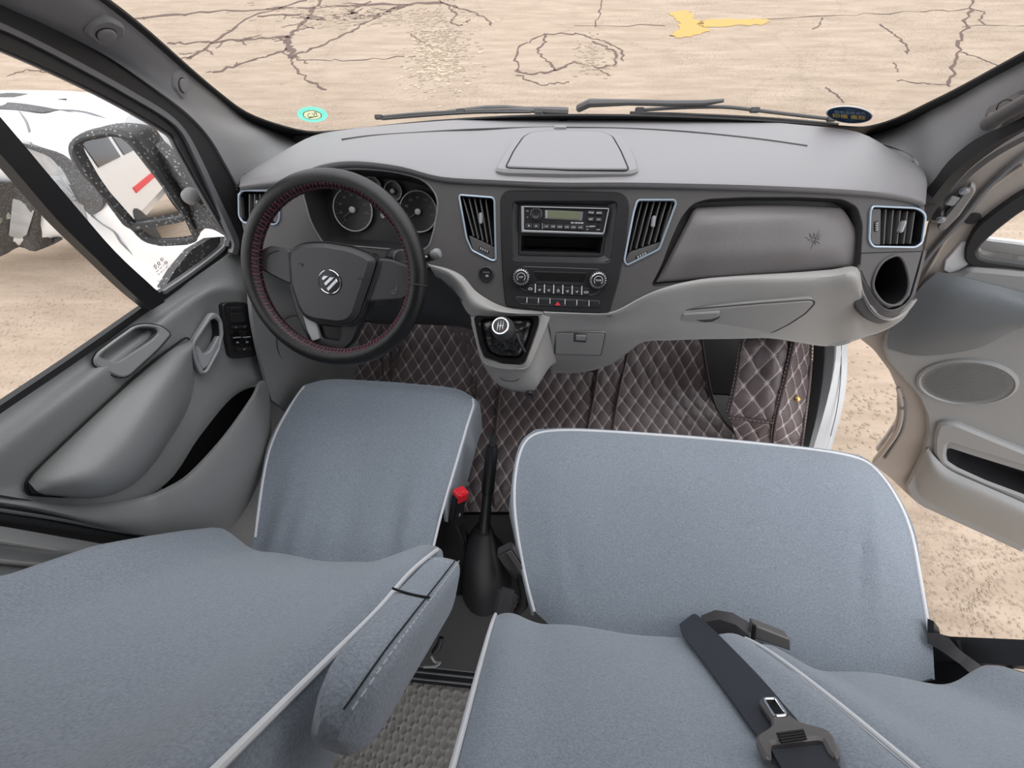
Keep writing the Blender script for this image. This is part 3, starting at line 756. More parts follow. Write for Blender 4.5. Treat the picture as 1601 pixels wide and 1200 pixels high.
# --- centre panel
cpo = [(783,312),(787,303),(796,298),(880,299),(963,301),(974,304),(981,313),(983,326),(977,384),(966,440),(957,471),(952,489),(860,486),(791,478),(787,440),(784,384)]
fcp = px2(FF, cpo, 'F'); rad_in = rnd(px2(FF, [(811,317),(952.5,321),(943.5,402),(810.5,399.5)], 'F'), .002)
cp = mk('centre_panel', *plate(FF, rnd(fcp, .01), [H_['rad']], .004, .0, .002), M_PANB, dash)
mk('panel_gap', *tube([FF.p(q.x, q.y, .0005) for q in rnd(fcp, .01)], .0016, 6, True), M_SEAM, dash)
ro_ = H_['rad']; ro_ = ro_ if area(ro_) > 0 else ro_[::-1]
# sloping surround from the big opening in to the radio frame
n_ = 40
def resample(l, n, st):
    l = l[st:]+l[:st]; l = l+[l[0]]; d_ = [0]
    for i in range(len(l)-1): d_.append(d_[-1]+(l[i+1]-l[i]).length)
    out = []
    for k in range(n):
        s = d_[-1]*k/n; i = max(j for j in range(len(d_)-1) if d_[j] <= s); u = (s-d_[i])/max(1e-9, d_[i+1]-d_[i]); out.append(l[i].lerp(l[i+1], u))
    return out
def loft2(fr, a, b, ha, hb):
    a = a if area(a) > 0 else a[::-1]; b = b if area(b) > 0 else b[::-1]
    sa = min(range(len(a)), key=lambda i: a[i].x+a[i].y); sb = min(range(len(b)), key=lambda i: b[i].x+b[i].y)
    A, B = resample(a, n_, sa), resample(b, n_, sb)
    return [fr.p(q.x, q.y, ha) for q in A]+[fr.p(q.x, q.y, hb) for q in B], [(i, (i+1) % n_, (i+1) % n_+n_, i+n_) for i in range(n_)]
mk('radio_surround', *loft2(FF, ro_, rad_in, .003, -.010), M_PANB, dash)
trayl = rnd(px2(FF, [(813,366),(944,369),(939,400),(812,397)], 'F', -.01), .002)
frm = mk('radio_frame', *plate(pf('F', off=-.012), rad_in, [rnd(px2(pf('F', off=-.012), [(817.5,323.5),(950,326.5),(942,363),(817,360)], 'F', -.012), .001), rnd(px2(pf('F', off=-.012), [(815,368),(942.5,371),(938.5,396),(814,393)], 'F', -.012), .002)], .004, .008, .001), M_PANB, dash)
mk('storage_tray', *well(pf('F', off=-.012), rnd(px2(pf('F', off=-.012), [(815,368),(942.5,371),(938.5,396),(814,393)], 'F', -.012), .002), .09, .008, .0), M_BLK, dash)
for x_ in (-.795, .80): mk('end_filler', *box(at((x_, .882, .70), (0,0,1), (0,1,0)), 0, 0, 0, .05, .074, .22, .01), M_RUB, dash)
# --- climate unit
cl_o = [(800,428),(806,420),(818,416.5),(880,418.5),(935,420.5),(948,427),(950,440),(946,447),(930,460),(922,461),(830,456.5),(818,453),(804,442)]
clim = fplate('climate_panel', cl_o, 'F', M_BLK, dash, r=.006, off=.005, h=.001, t=.002, b=.0007)
mk('panel_edge', *tube([FF.p(q.x, q.y, .006) for q in rnd(px2(FF, cl_o, 'F', .006), .006)], .0007, 5, True), M_STRIP, clim)
fplate('display', [(834,424),(918,426.5),(911,442),(842,439)], 'F', M_DISP, clim, r=.002, off=.006, h=.0012, t=.001, b=.0005)
fplate('display_ledge', [(842,439),(911,442),(916,447),(836,443.5)], 'F', M_PANB, clim, r=.001, off=.0062, h=.0012, t=.001, b=.0005)
for cx, cy, lab in ((815,432.5,'OFF'), (935,437.5,'TEMP')):
    c = FF.uv(W((cx, cy, 'F', .018))); r = .0195
    mk('knob_well', *lathe(FF, [(r*1.25,.004),(r*1.25,.008),(r*1.08,.0065),(.001,.0065)], 32, c.x, c.y-.002), M_DEEP, clim)
    k = mk('control_knob', *lathe(FF, [(r*.98,.006),(r*.98,.012),(r*.93,.022),(r*.80,.0245),(r*.74,.0245)], 40, c.x, c.y), M_CHR, clim, label='chromed ring knob of the climate panel')
    mb = MB()
    for i in range(20): a = 6.283*i/20; f_ = Fr(FF.p(c.x+r*.96*math.cos(a), c.y+r*.96*math.sin(a), .017), FF.x*math.cos(a)+FF.y*math.sin(a), FF.n); mb.add(box(f_, 0, 0, 0, .0022, .010, .002, 0))
    mb.mk('knob_grip', M_SILV, clim, kind='stuff')
    mk('knob_face', *lathe(FF, [(r*.74,.02),(r*.74,.0255),(r*.66,.026),(.001,.026)], 32, c.x, c.y), M_BLK, clim)
    mk('dial_arc', *tube([FF.p(c.x+r*.5*math.cos(a), c.y+r*.5*math.sin(a), .0262) for a in [R_(225-270*i/20) for i in range(21)]], .0006, 5), M_WHT, clim)
    mk('knob_lettering', *text(FF, lab, c.x, c.y, .006, .0264), M_WHT, clim, smooth=0)
dvx = [(837,451),(851.3,451.7),(865.8,452.3),(880,453),(894.7,453.7),(909.7,454.3)]
for k in range(7):
    x = 829.5+14.45*k; y = 451+.75*k
    fplate('climate_button', [(x-6,y-6),(x+6,y-5.5),(x+5.5,y+6.5),(x-5.5,y+6)], 'F', M_PANB, clim, r=.0015, off=.006, h=.0015, t=.001, b=.0006)
for k, (x, y) in enumerate(dvx):
    A, B = W((x, y-7.5, 'F', .0075)), W((x-.3, y+6, 'F', .0075)); mk('divider', *tube([A, B], .0013, 6), M_WHT, clim)
for k in range(7):
    x = 829+14.6*k; y = 451+.7*k+(0 if k == 0 else 1.2); c = FF.uv(W((x, y, 'F', .0078))); mb = MB()
    if k in (0, 6): mb.add(tube([FF.p(c.x+.005*math.cos(a), c.y+.003*math.sin(a)-.001, .0078) for a in [math.pi*i/8 for i in range(9)]], .0006, 5)); mb.add(box(FF, c.x, c.y-.002, .0078, .009, .0012, .0008, 0))
    elif k == 3: mb.add(tube([FF.p(c.x+.0025*math.cos(a), c.y+.003*math.sin(a), .0078) for a in [6.283*i/10 for i in range(10)]], .0006, 5, True))
    else: mb.add(tube([FF.p(c.x-.003, c.y+.002, .0078), FF.p(c.x-.001, c.y-.002, .0078), FF.p(c.x+.003, c.y+(.0005 if k % 2 else -.001), .0078)], .0006, 5)); mb.add(tube([FF.p(c.x+.002, c.y+.003, .0078), FF.p(c.x-.0005, c.y-.002, .0078)], .0005, 5))
    mb.mk('button_symbol', M_WHT, clim)
# --- switch row with the hazard switch
sw = fplate('switch_row', [(806,463.5),(938,470),(935,479.5),(812,474.5)], 'F', M_BLK, dash, r=.004, off=.005, h=.001, t=.002, b=.0006)
mk('row_edge', *tube([FF.p(q.x, q.y, .0062) for q in rnd(px2(FF, [(806,463.5),(938,470),(935,479.5),(812,474.5)], 'F', .006), .004)], .0006, 5, True), M_STRIP, sw)
sx_ = [807,824,842,860,883.5,902,921,938]
for k in range(7):
    a, b = sx_[k]+1.3, sx_[k+1]-1.3; ya = 463.8+(a-806)*.049; yb = 463.8+(b-806)*.049
    fplate('switch_button', [(a,ya+1),(b,yb+1),(b-.5,yb+9.3),(a+(3 if k == 0 else 0),ya+9.6)], 'F', M_PANB, sw, r=.001, off=.006, h=.002, t=.001, b=.0007)
for x in sx_[1:7]:
    y = 464+(x-806)*.049; mk('divider', *tube([W((x, y, 'F', .008)), W((x-.3, y+8, 'F', .008))], .0011, 6), M_WHT, sw)
fplate('hazard_triangle', [(872,471),(876.5,477.5),(867.5,477)], 'F', M_REDM, sw, off=.0085, h=.0006, t=.0006, b=0)
# --- round socket cover
c = FF.uv(W((760.5,428,'F',0))); ms = mk('socket_cover', *lathe(FF, [(.0185,0),(.0185,.004),(.016,.006),(.015,.003),(.001,.003)], 30, c.x, c.y), M_BLK, dash, label='round black socket cover')
mk('socket_grip', *box(FF, c.x, c.y+.004, .004, .016, .0025, .002, .0005), M_STRIP, ms); mk('socket_symbol', *box(FF, c.x+.002, c.y-.004, .0035, .007, .005, .001, .0003), M_GRYB, ms)
seam('face_seam', [(704,447),(716,463),(745,492)], 'F', .001, .0012, M_SEAM, dash, n=1)
seam('face_seam', [(1344,395.5),(1443,392.5)], 'F', .0005, .0009, M_SEAM, dash, n=1)

# --- passenger end: cup holder pod
cu = mk('cup_holder', *well(FF, H_['cup'], .09, .006), M_BLK, dash)
cl_ = H_['cup']; mk('holder_rim', *tube([FF.p(q.x, q.y, .001) for q in cl_], .003, 8, True), M_FACE2, cu)
pod_a = WW([(1345,412),(1346,424),(1354,443),(1370,469),(1389,483),(1410,478),(1424,463),(1430,445),(1438,417),(1444,392)], 'F', -.002)
pod_b = [q+Vector((0,.012,-.030)) for q in WW([(1341,425),(1341,434),(1349,456),(1366,482),(1390,494),(1413,483),(1427,466),(1433,447),(1440,420),(1446,394)], 'F', -.002)]
net('pod_skirt', [pod_a, [a.lerp(b, .5)+Vector((0,-.003,-.002)) for a, b in zip(pod_a, pod_b)], pod_b, [b+Vector((0,.10,-.02)) for b in pod_b]], M_FACE2, dash, nu=4, nv=3, t=.006)

# --- light grey lower dash
lowtop = [(1340,418),(1300,421),(1250,425),(1200,428),(1150,431),(1095,436),(1045,447),(1005,463),(970,483),(945,489),(895,488),(850,486)]
def yrow(l, y): return [W((a, b, 'y', y)) for a, b in l]
t0 = [W((a, b, 'F', -.006)) for a, b in lowtop]; t1 = [W((a, b+2, 'F', .006)) for a, b in lowtop]
lo2 = [(1338,436),(1298,438),(1250,441),(1200,443),(1150,445),(1095,450),(1050,461),(1012,478),(978,497),(948,503),(898,502),(856,500)]
lo3 = [(1334,476),(1296,476),(1250,474),(1200,479),(1150,483),(1095,488),(1052,494),(1015,508),(985,520),(952,530),(905,532),(862,530)]
lo4 = [(1330,529),(1293,535),(1250,529),(1205,523),(1150,524),(1095,525),(1050,527),(1008,530),(985,545),(955,565),(910,577),(862,578)]
y2 = [.685,.69,.69,.69,.69,.685,.675,.665,.655,.645,.64,.635]; y3 = [.69,.69,.685,.682,.68,.675,.665,.655,.645,.64,.635,.63]; y4 = [.70,.70,.68,.67,.665,.66,.655,.65,.645,.64,.635,.635]
r2_ = [W((a, b, 'y', y)) for (a, b), y in zip(lo2, y2)]; r3_ = [W((a, b, 'y', y)) for (a, b), y in zip(lo3, y3)]; r4_ = [W((a, b, 'y', y)) for (a, b), y in zip(lo4, y4)]
ext = [[(1430,466,'F',-.05),(1414,485,'F',-.03),(1391,496,'F',-.015),(1368,484,'F',-.012),(1352,455,'F',-.01)],
       [(1429,469,'F',-.045),(1413.5,488,'F',-.025),(1391,499,'F',-.008),(1367,489,'F',-.004),(1350,460,'F',-.002)],
       [(1427,477,'y',.74),(1412,497,'y',.715),(1390,508,'y',.70),(1366,501,'y',.695),(1348,476,'y',.69)],
       [(1424,481,'y',.75),(1409,501,'y',.73),(1386,513,'y',.715),(1364,514,'y',.705),(1346,504,'y',.70)],
       [(1422,482,'y',.765),(1406,502,'y',.745),(1382,515,'y',.73),(1362,521,'y',.715),(1345,526,'y',.705)]]
lr = [WW(e)+b for e, b in zip(ext, (t0, t1, r2_, r3_, r4_))]
low = net('lower_dash', lr+[[q+Vector((0,.012,-.012)) for q in lr[-1]], [q+Vector((0,.13,-.0)) for q in lr[-1]]], M_LOW, dash, nu=4, nv=4, t=.006)
# glove box door
PL['gb'] = (W((1150,500,'y',.676)), Vector((0,-1,.02)).normalized()); 
gbo = [(1031,488),(1040,486),(1100,480),(1180,473),(1262,467),(1271,468),(1272,473),(1258,488),(1232,505),(1208,517),(1180,521),(1090,523.5),(1009,528)]
fgb = pf('gb'); q = rnd(px2(fgb, gbo, 'gb'), .008)
gdoor = mk('glove_box_door', *plate(fgb, q, (), .006, .012, .004), M_LOW, dash)
mk('door_gap', *tube([fgb.p(v.x, v.y, .0035) for v in inset(q, -.0012)], .0016, 6, True), M_SEAML, gdoor)
lt = rnd(px2(fgb, [(1068,490),(1126,486),(1125,497),(1113,503),(1066,505),(1060,500)], 'gb', .006), .004)
mk('latch_recess', *plate(fgb, lt, (), .0068, .0, .0008), M_SEAML, gdoor)
lt = rnd(px2(fgb, [(1068,490),(1126,486.5),(1124,495),(1112,499),(1064,502),(1062,499)], 'gb', .009), .003)
mk('latch', *plate(fgb, lt, (), .011, .0, .003), M_LOW, gdoor)
# ashtray flap
PL['as'] = (W((905,535,'y',.633)), Vector((0,-1,.05)).normalized()); fas = pf('as')
q = rnd(px2(fas, [(869,518.5),(946,520),(939,554),(868,552)], 'as'), .006)
ash = mk('ashtray_flap', *plate(fas, q, (), .004, .01, .002), M_LOW, dash)
mk('flap_gap', *tube([fas.p(v.x, v.y, .002) for v in inset(q, -.001)], .0013, 6, True), M_SEAML, ash)
mk('latch_recess', *plate(fas, rnd(px2(fas, [(897,521),(918,522),(916,535.5),(897,534)], 'as', .004), .002), (), .0046, .0, .0005), M_SEAML, ash)
mk('latch', *plate(fas, rnd(px2(fas, [(900,524),(917,524.5),(915,532.5),(900,532)], 'as', .007), .002), (), .0075, .0, .002), M_LOW, ash)

# --- gear lever console
con_t = [(690,414),(716,422),(738,440),(757,462),(792,481),(850,487)]
ca_ = [W((668,411,'F',-.01)), W((700,418,'F',-.004)), W((724,432,'F',0)), W((748,458,'F',.002)), W((790,480,'F',.003)), W((848,487,'F',.003))]
cb_ = [W((672,417,'F',.004)), W((702,428,'F',.01)), W((722,446,'F',.014)), W((742,474,'F',.02)), W((788,488,'F',.03)), W((846,490,'F',.03))]
net('console_sweep', [ca_, cb_, [W((690,446,'F',-.03)), W((706,452,'F',-.015)), W((718,466,'F',-.005)), W((738,494,'G',.0)), W((786,495,'G',.002)), W((842,493,'G',.002))]], M_LOW, dash, nu=5, nv=5, t=.006)
ringo = [(741,497),(746,492),(790,489.5),(837,489),(844,496),(842,512),(832,540),(822,566),(816,570),(785,568),(757,559),(750,540)]
ringi = [(751,503),(757,499),(795,497),(829,496.5),(834,502),(826,530),(815,556),(809,559.5),(780,558),(764,551),(758,537)]
fgo, fgi = rnd(px2(FG, ringo, 'G'), .008), rnd(px2(FG, ringi, 'G'), .006)
cg = mk('gear_console', *loft2(FG, rnd(px2(FG, [(735,492),(745,486),(845,484),(864,487),(846,530),(828,572),(800,577),(766,573),(752,560)], 'G'), .012), fgo, -.004, .002), M_LOW, dash)
mk('gear_surround', *plate(FG, fgo, [fgi], .006, .006, .003), M_GLOSS, cg, label='gloss black ring around the gear lever boot')
mk('console_well', *well(FG, fgi, .05, .006), M_DEEP, cg)
c1 = WW([(735,492),(740,515),(748,548),(757,567),(780,575),(805,577),(826,573),(840,545),(850,515),(864,488)], 'G', -.004)
c2 = [q+Vector((0, .004, -.03)) for q in c1]
bot = [(752,520),(758,545),(768,575),(777,598),(788,606),(808,611),(831,612),(843,598),(860,572),(878,560)]
c3 = [W((a, b, 'y', y)) for (a, b), y in zip(bot, (.60,.585,.56,.54,.53,.525,.525,.54,.60,.665))]
net('console_front', [c1, c2, [a.lerp(b, .6)+Vector((0,-.006,0)) for a, b in zip(c2, c3)], c3, [q+Vector((0,.02,-.012)) for q in c3], [q+Vector((0,.12,-.01)) for q in c3]], M_LOW, dash, nu=4, nv=4, t=.005)
PL['cf'] = (W((800,590,'y',.528)), Vector((0,-.9,.42)).normalized())
seam('console_slot', [(781,590),(790,595),(804,595.5),(812,592)], 'cf', .006, .0016, M_SEAML, dash)
dh = MB(); q = W((828,616,'y',.515)); dh.add(tube([q, q+Vector((0,.05,.01))], .010, 14)); dh.mk('drain_hose', M_BLK, dash)
f_ = at(q, (0,-.8,.6)); mk('hose_ring', *tube([f_.p(v.x, v.y, .001) for v in circ(0, 0, .009, 18)], .0035, 6, True), M_RUB, dash)
# dark under-dash on the driver side
kn = [[W((430,395,'F',-.02)), W((520,400,'F',-.02)), W((600,402,'F',-.02)), W((675,420,'F',-.016)), W((735,480,'F',-.02))],
      [Vector((-.72,.74,.52)), Vector((-.55,.70,.50)), Vector((-.42,.70,.50)), Vector((-.30,.70,.50)), Vector((-.21,.69,.50))],
      [Vector((-.76,1.0,.40)), Vector((-.55,1.0,.40)), Vector((-.42,1.0,.40)), Vector((-.30,1.0,.40)), Vector((-.18,1.0,.40))]]
net('knee_panel', kn, M_FACE, dash, nu=4, nv=4, t=.008)
mk('heater_box', *box(at((.02,.90,.38), (0,-1,0)), 0, 0, 0, .40, .36, .30, .03), M_DEEP, dash)

# ================================================================== RADIO
FR0 = pf('F', off=-.006)
radio = thing('car_radio', 'black single slot car radio with green screen in the centre of the dashboard', 'radio', W((882,344,'F',-.02)))
ro2 = rnd(px2(FR0, [(815,322),(952,325.5),(943,367),(815.5,363)], 'F', -.006), .002); ri2 = rnd(px2(FR0, [(819.5,323.4),(950.5,326.8),(943,363.5),(819.5,359)], 'F', -.006), .002)  # trim wider at left and bottom, standing in for light caught there
mk('radio_trim', *plate(FR0, ro2, [ri2], .007, .006, .002), M_GRYB, radio, label='satin grey trim frame')
mk('radio_body', *plate(FR0, inset(ri2, -.001), (), .003, .10, .001), M_BLK, radio)
def rp_(x, y): return (780+x/6, 290+y/6)
def rpl(name, l, m, h=.0025, off=-.003, r=.0012, par=radio, **k): return fplate(name, [rp_(*q) for q in l], 'F', m, par, r=r, off=off, h=h, t=.002, b=.0007, **k)
FRr = pf('F', off=-.003)
c = FRr.uv(W((*rp_(348,265), 'F', .005))); kn_ = mk('volume_knob', *lathe(FRr, [(.0115,0),(.0115,.009),(.0095,.012),(.007,.0105),(.0005,.0105)], 30, c.x, c.y), M_BLK, radio)
mk('knob_ring', *tube([FRr.p(c.x+.0125*math.cos(a), c.y+.0125*math.sin(a), .001) for a in [6.283*i/30 for i in range(30)]], .0009, 5, True), M_STRIP, kn_)
scrn = rpl('screen_frame', [(432,228),(790,245),(780,330),(430,312)], M_STRIP, h=.0018)
rpl('display', [(460,236),(758,248),(750,318),(458,304)], M_LCD, h=.0026, par=scrn)
rpl('display_edge', [(437,232),(456,233),(454,304),(436,306)], M_GRYB, h=.0026, par=scrn)
for k, (x, y, t_) in enumerate([(865,253,'MODE'),(940,256,'BAND'),(862,315,'DISP'),(935,318,'A.PS')]):
    b_ = rpl('function_button', [(x-28,y-18),(x+28,y-17),(x+27,y+19),(x-28,y+18)], M_FACE, h=.004); c = FRr.uv(W((*rp_(x, y), 'F', .002)))
    mk('lettering', *text(FRr, t_, c.x, c.y, .0042, .0043), M_WHT, b_, smooth=0)
for k, x in enumerate((280, 350)):
    b_ = rpl('seek_button', [(x-32,345+.03*x),(x+32,347+.03*x),(x+31,393+.03*x),(x-32,391+.03*x)], M_FACE, h=.004); c = FRr.uv(W((*rp_(x, 368+.03*x), 'F', .002)))
    mk('seek_mark', *plate(FRr, [Vector((c.x+(.002 if k else -.002), c.y)), Vector((c.x-(.0015 if k else -.0015), c.y+.002)), Vector((c.x-(.0015 if k else -.0015), c.y-.002))], (), .0044, .0, 0), M_WHT, b_, smooth=0)
for k, x in enumerate((443,507,570,637,700,765)):
    y = 383+2*k; b_ = rpl('preset_button', [(x-28,y-21),(x+28,y-20),(x+28,y+22),(x-28,y+21)], M_FACE, h=.004); c = FRr.uv(W((*rp_(x, y), 'F', .002)))
    mk('lettering', *text(FRr, ('1 INT','2 RPT','3 RDM','4 DIR-','5 DIR+','6 OK')[k], c.x, c.y, .0040, .0043), M_WHT, b_, smooth=0)
rpl('preset_edge', [(405,352),(411,352),(411,408),(404,408)], M_GRYB, h=.0045)
c = FRr.uv(W((*rp_(735,350), 'F', 0))); mk('lettering', *text(FRr, 'MP3 RECEIVER', c.x, c.y, .0045, .0008, bold=.0001), M_WHT, radio, smooth=0)
rpl('usb_slot', [(845,378),(905,375),(903,388),(850,392)], M_GRYB, h=.001); rpl('card_slot', [(845,404),(903,406),(900,416),(846,413)], M_DEEP, h=.001)
for x, y, t_ in ((830,384,'USB'), (830,411,'SD'), (932,413,'AUX'), (268,238,'PW'), (268,297,'M')):
    c = FRr.uv(W((*rp_(x, y), 'F', 0))); mk('lettering', *text(FRr, t_, c.x, c.y, .0036, .0008), M_WHT, radio, smooth=0)
c = FRr.uv(W((*rp_(935,384), 'F', 0))); mk('aux_socket', *lathe(FRr, [(.003,0),(.003,.001),(.0018,.001),(.0016,0)], 14, c.x, c.y), M_DEEP, radio)

# ================================================================== STEERING
col = thing('steering_column', 'dark steering column shroud with ignition lock behind the wheel', 'steering column', WC-WN*.25)
f_ = Fr(WC-WN*.14, WN, (0,0,1))
mk('shroud', *box(f_, .0, -.012, .0, .15, .125, .20, .03), M_FACE, col)
q = W((633,408,'H',-.075)); ig = mk('ignition_lock', *lathe(Fr(q-Vector((.02,-.01,0)), Vector((.75,-.5,.43))), [(.02,-.02),(.02,.012),(.016,.018),(.001,.018)], 22), M_BLK, col)
mk('lock_shine', *tube([Fr(q-Vector((.02,-.01,0)), Vector((.75,-.5,.43))).p(.0175*math.cos(a), .0175*math.sin(a), .0155) for a in [6.283*i/24 for i in range(24)]], .0012, 5, True), M_STRIP, ig)
def stalk(name, lab, pts_, r):
    s = thing(name, lab, 'lever', pts_[0]); mk('stem', *tube(pts_, r, 12), M_BLK, s); return s
a, b = W((636,413,'H',-.05)), W((683,396.5,'H',-.03))
st = stalk('wiper_stalk', 'stubby wiper stalk with pale grey tip right of the steering wheel', [a, a.lerp(b, .5), a.lerp(b, .85)], [.009,.009,.011])
f_ = Fr(b, (b-a).normalized()); mk('tip', *lathe(f_, [(.008,-.014),(.0105,-.008),(.0115,.001),(.0095,.007),(.005,.009),(.0005,.0095)], 24), mat('stalk_tip_grey', (.24, .24, .24), .4), st, label='pale grey tip')
f_ = Fr(a.lerp(b, .72), WN, (b-a).cross(WN)); mk('stem_marks', *box(f_, 0, 0, .0105, .016, .004, .0006, 0), M_WHT, st)

wheel = thing('steering_wheel', 'black steering wheel in a leather cover laced with red thread', 'steering wheel', WC)
RM, rm = .1855, .0195
def rimp(a, b, extra=0):
    R = RM + (rm+extra)*math.cos(b); return FH.p(R*math.cos(a), R*math.sin(a), (rm+extra)*math.sin(b))
v = []; f = []; NA, NB = 96, 16
for i in range(NA):
    for j in range(NB): v.append(rimp(6.28318*i/NA, 6.28318*j/NB))
for i in range(NA):
    for j in range(NB): f.append((i*NB+j, ((i+1) % NA)*NB+j, ((i+1) % NA)*NB+(j+1) % NB, i*NB+(j+1) % NB))
rim = mk('rim', v, f, M_LEATH, wheel)
mb = MB()
for i in range(132):
    a0 = 6.28318*i/132
    if R_(8) > a0 or a0 > R_(352): pass
    mb.add(tube([rimp(a0, R_(125), .0006), rimp(a0+.02, R_(160), .0012), rimp(a0+.04, R_(200), .0006)], .0008, 5))
    if i % 2: mb.add(tube([rimp(a0+.02, R_(128), .0006), rimp(a0, R_(165), .0012), rimp(a0-.02, R_(205), .0006)], .0007, 5))
mb.mk('lacing', M_THREAD, rim, kind='stuff', label='red thread lacing along the inner rim')
mk('cover_seam', *tube([rimp(6.28318*i/90, R_(165), -.0004) for i in range(90)], .0022, 6, True), M_RUB, rim)
aw = math.atan2(*reversed(tuple(FH.uv(W((655,445,'H',0))))))
mk('tie_band', *tube([rimp(aw, 6.283*j/18, .0008) for j in range(18)], .0016, 6, True), M_RUB, rim)
def hp(name, l, off, h, m, r=.008, par=wheel, b=.004, t=.012, holes=(), **k):
    fr_ = pf('H', off=off); o = rnd(px2(fr_, l, 'H', off), r); return mk(name, *plate(fr_, o, [rnd(px2(fr_, q_, 'H', off), .006) for q_ in holes], h, t, b), m, par, **k)
lowsp = hp('spoke', [(452,440),(462,482),(474,512),(485,534),(496,545),(538,548),(553,535),(572,490),(580,462)], -.022, .006, M_BLK, holes=[[(499,508),(536,512),(531,532),(505,528)]])
hp('spoke_insert', [(474,490),(496,505),(501,529),(489,533),(481,515)], -.014, .003, M_GRYB, r=.004, b=.001, t=.004, par=lowsp)
hp('spoke', [(457,390),(426,384),(408,392),(397,408),(399,416),(412,422),(440,437),(460,446)], -.018, .008, M_HUB)
sp = hp('spoke', [(593,404),(612,405),(650,420),(648,448),(634,468),(572,472)], -.018, .008, M_HUB)
hubp = hp('airbag_pad', [(456,408),(458,392),(470,382.5),(486,379.5),(513,379),(554,386),(580,397),(592,407),(585,432),(572,468),(564,493),(553,505),(537,508.5),(497,503),(480,496),(470,478),(459,445)], -.016, .022, M_HUB, b=.012, r=.012)
hp('hub_back', [(450,400),(480,386),(555,390),(600,410),(598,440),(575,480),(555,512),(500,508),(470,490),(452,440)], -.05, .0, M_BLK, t=.03)
mk('pad_gap', *tube([pf('H', off=-.016).p(q.x, q.y, .011) for q in rnd(px2(pf('H', off=-.016), [(455,408),(457,391),(470,381.5),(486,378.5),(513,378),(554,385),(581,396),(593.5,407),(586,432),(573,468),(565,494),(553,506.5),(537,509.5),(496,504),(479,497),(469,478),(458,445)], 'H', -.005), .012)], .0018, 6, True), M_SEAM, wheel)
fe = pf('H', off=.0062); c = fe.uv(W((515.6,440.5,'H',.0065))); re = .0245
em = mk('emblem_disc', *lathe(fe, [(re*1.12,-.003),(re*1.12,.0),(re*1.0,.0012),(.001,.0012)], 40, c.x, c.y), M_BLK, wheel)
mk('emblem_ring', *tube([fe.p(c.x+re*math.cos(a), c.y+re*math.sin(a), .0012) for a in [6.283*i/44 for i in range(44)]], .0011, 6, True), M_CHR, em)
for l in ([(503,434.4),(507.4,430.3),(514.4,431.8),(505.7,439)], [(506.8,442.6),(516.2,432.7),(523.8,433.5),(509.8,447.3)], [(511,450.2),(526,435),(528.4,440.3),(513.8,455.7)]):
    fplate('emblem_bar', l, 'H', M_SILV, em, off=.0075, h=.0022, t=.001, b=.001)
for x, y in ((470,413),(564,436)):
    c2_ = fe.uv(W((x, y, 'H', .0065))); mb = MB(); mb.add(tube([fe.p(c2_.x-.006, c2_.y+.002, .0005), fe.p(c2_.x+.006, c2_.y+.001, .0005)], .0007, 5)); mb.add(tube([fe.p(c2_.x+.005, c2_.y+.001, .0005), fe.p(c2_.x+.003, c2_.y-.004, .0005)], .0007, 5)); mb.mk('horn_mark', M_BLK, hubp)
seam('spoke_crease', [(418,402),(420,397),(428,393),(435,392)], 'H', -.009, .0012, M_BLK, wheel)
seam('spoke_crease', [(620,452),(612,458),(619,458),(621,446)], 'H', -.009, .0009, M_STRIP, wheel)

# ================================================================== GEAR LEVER, HANDBRAKE
base = W((800,545,'G',-.02)); kt = W((785,512,'z',.672)); ax = (kt-W((806,536,'G',-.0))).normalized()
gear = thing('gear_lever', 'gear lever with chrome ringed shift pattern knob above its black boot', 'gear lever', base)
bl = fgi if area(fgi) > 0 else fgi[::-1]
def ringc(l, s, h, cx, cy): return [FG.p(cx+(q.x-cx)*s, cy+(q.y-cy)*s, h) for q in l]
cg0 = FG.uv(W((800,540,'G',0))); bl = resample(bl, 48, 0); rows = []
neck = kt - ax*.055
for s, h, k in ((1, -.012, 0), (.9, .004, .05), (.72, .006, .2), (.55, .020, .45), (.34, .030, .75), (.16, .04, 1)):
    r = []
    for i, q in enumerate(bl):
        p = FG.p(cg0.x+(q.x-cg0.x)*s, cg0.y+(q.y-cg0.y)*s, h + .005*math.sin(i*1.05)*math.sin(math.pi*min(1, k+.1)))
        tgt = neck + (p-FG.p(cg0.x, cg0.y, h))
        r.append(p.lerp(tgt, k))
    rows.append(r)
g = [spline([r[i] for r in rows], 4) for i in range(48)]
v = [q for r in g for q in r]; n2 = len(g[0]); f = [(i*n2+j, ((i+1) % 48)*n2+j, ((i+1) % 48)*n2+j+1, i*n2+j+1) for i in range(48) for j in range(n2-1)]
M_BOOT = mat('glossy_leather_boot', (.012, .012, .012), .25, bump=.3, bscale=120)
mk('boot', v, f, M_BOOT, gear)
fk = Fr(kt, (ax*.75+(CAM-kt).normalized()*.35).normalized(), (0,.6,.6))
fa = Fr(kt, ax, (0,.6,.6))
mk('lever_collar', *lathe(fa, [(.012,-.085),(.014,-.06),(.02,-.045),(.021,-.03)], 24), M_PANB, gear)
kn_ = mk('knob', *lathe(fk, [(.012,-.045),(.0195,-.038),(.0255,-.022),(.0275,-.008),(.0255,.005),(.0205,.0125),(.0185,.0130)], 36), M_FACE, gear)
mk('knob_ring', *lathe(fk, [(.0195,.010),(.0205,.0135),(.0195,.0155),(.0172,.0155),(.0165,.014)], 36), M_CHR, kn_)
mk('knob_face', *lathe(fk, [(.0175,.013),(.0168,.0148),(.001,.0150)], 30), M_BLK, kn_)
mb = MB()
for x in (-.006, 0, .006): mb.add(box(fk, x, 0, .0153, .0016, .013, .0006, 0))
mb.add(box(fk, 0, 0, .0153, .0125, .0016, .0006, 0))
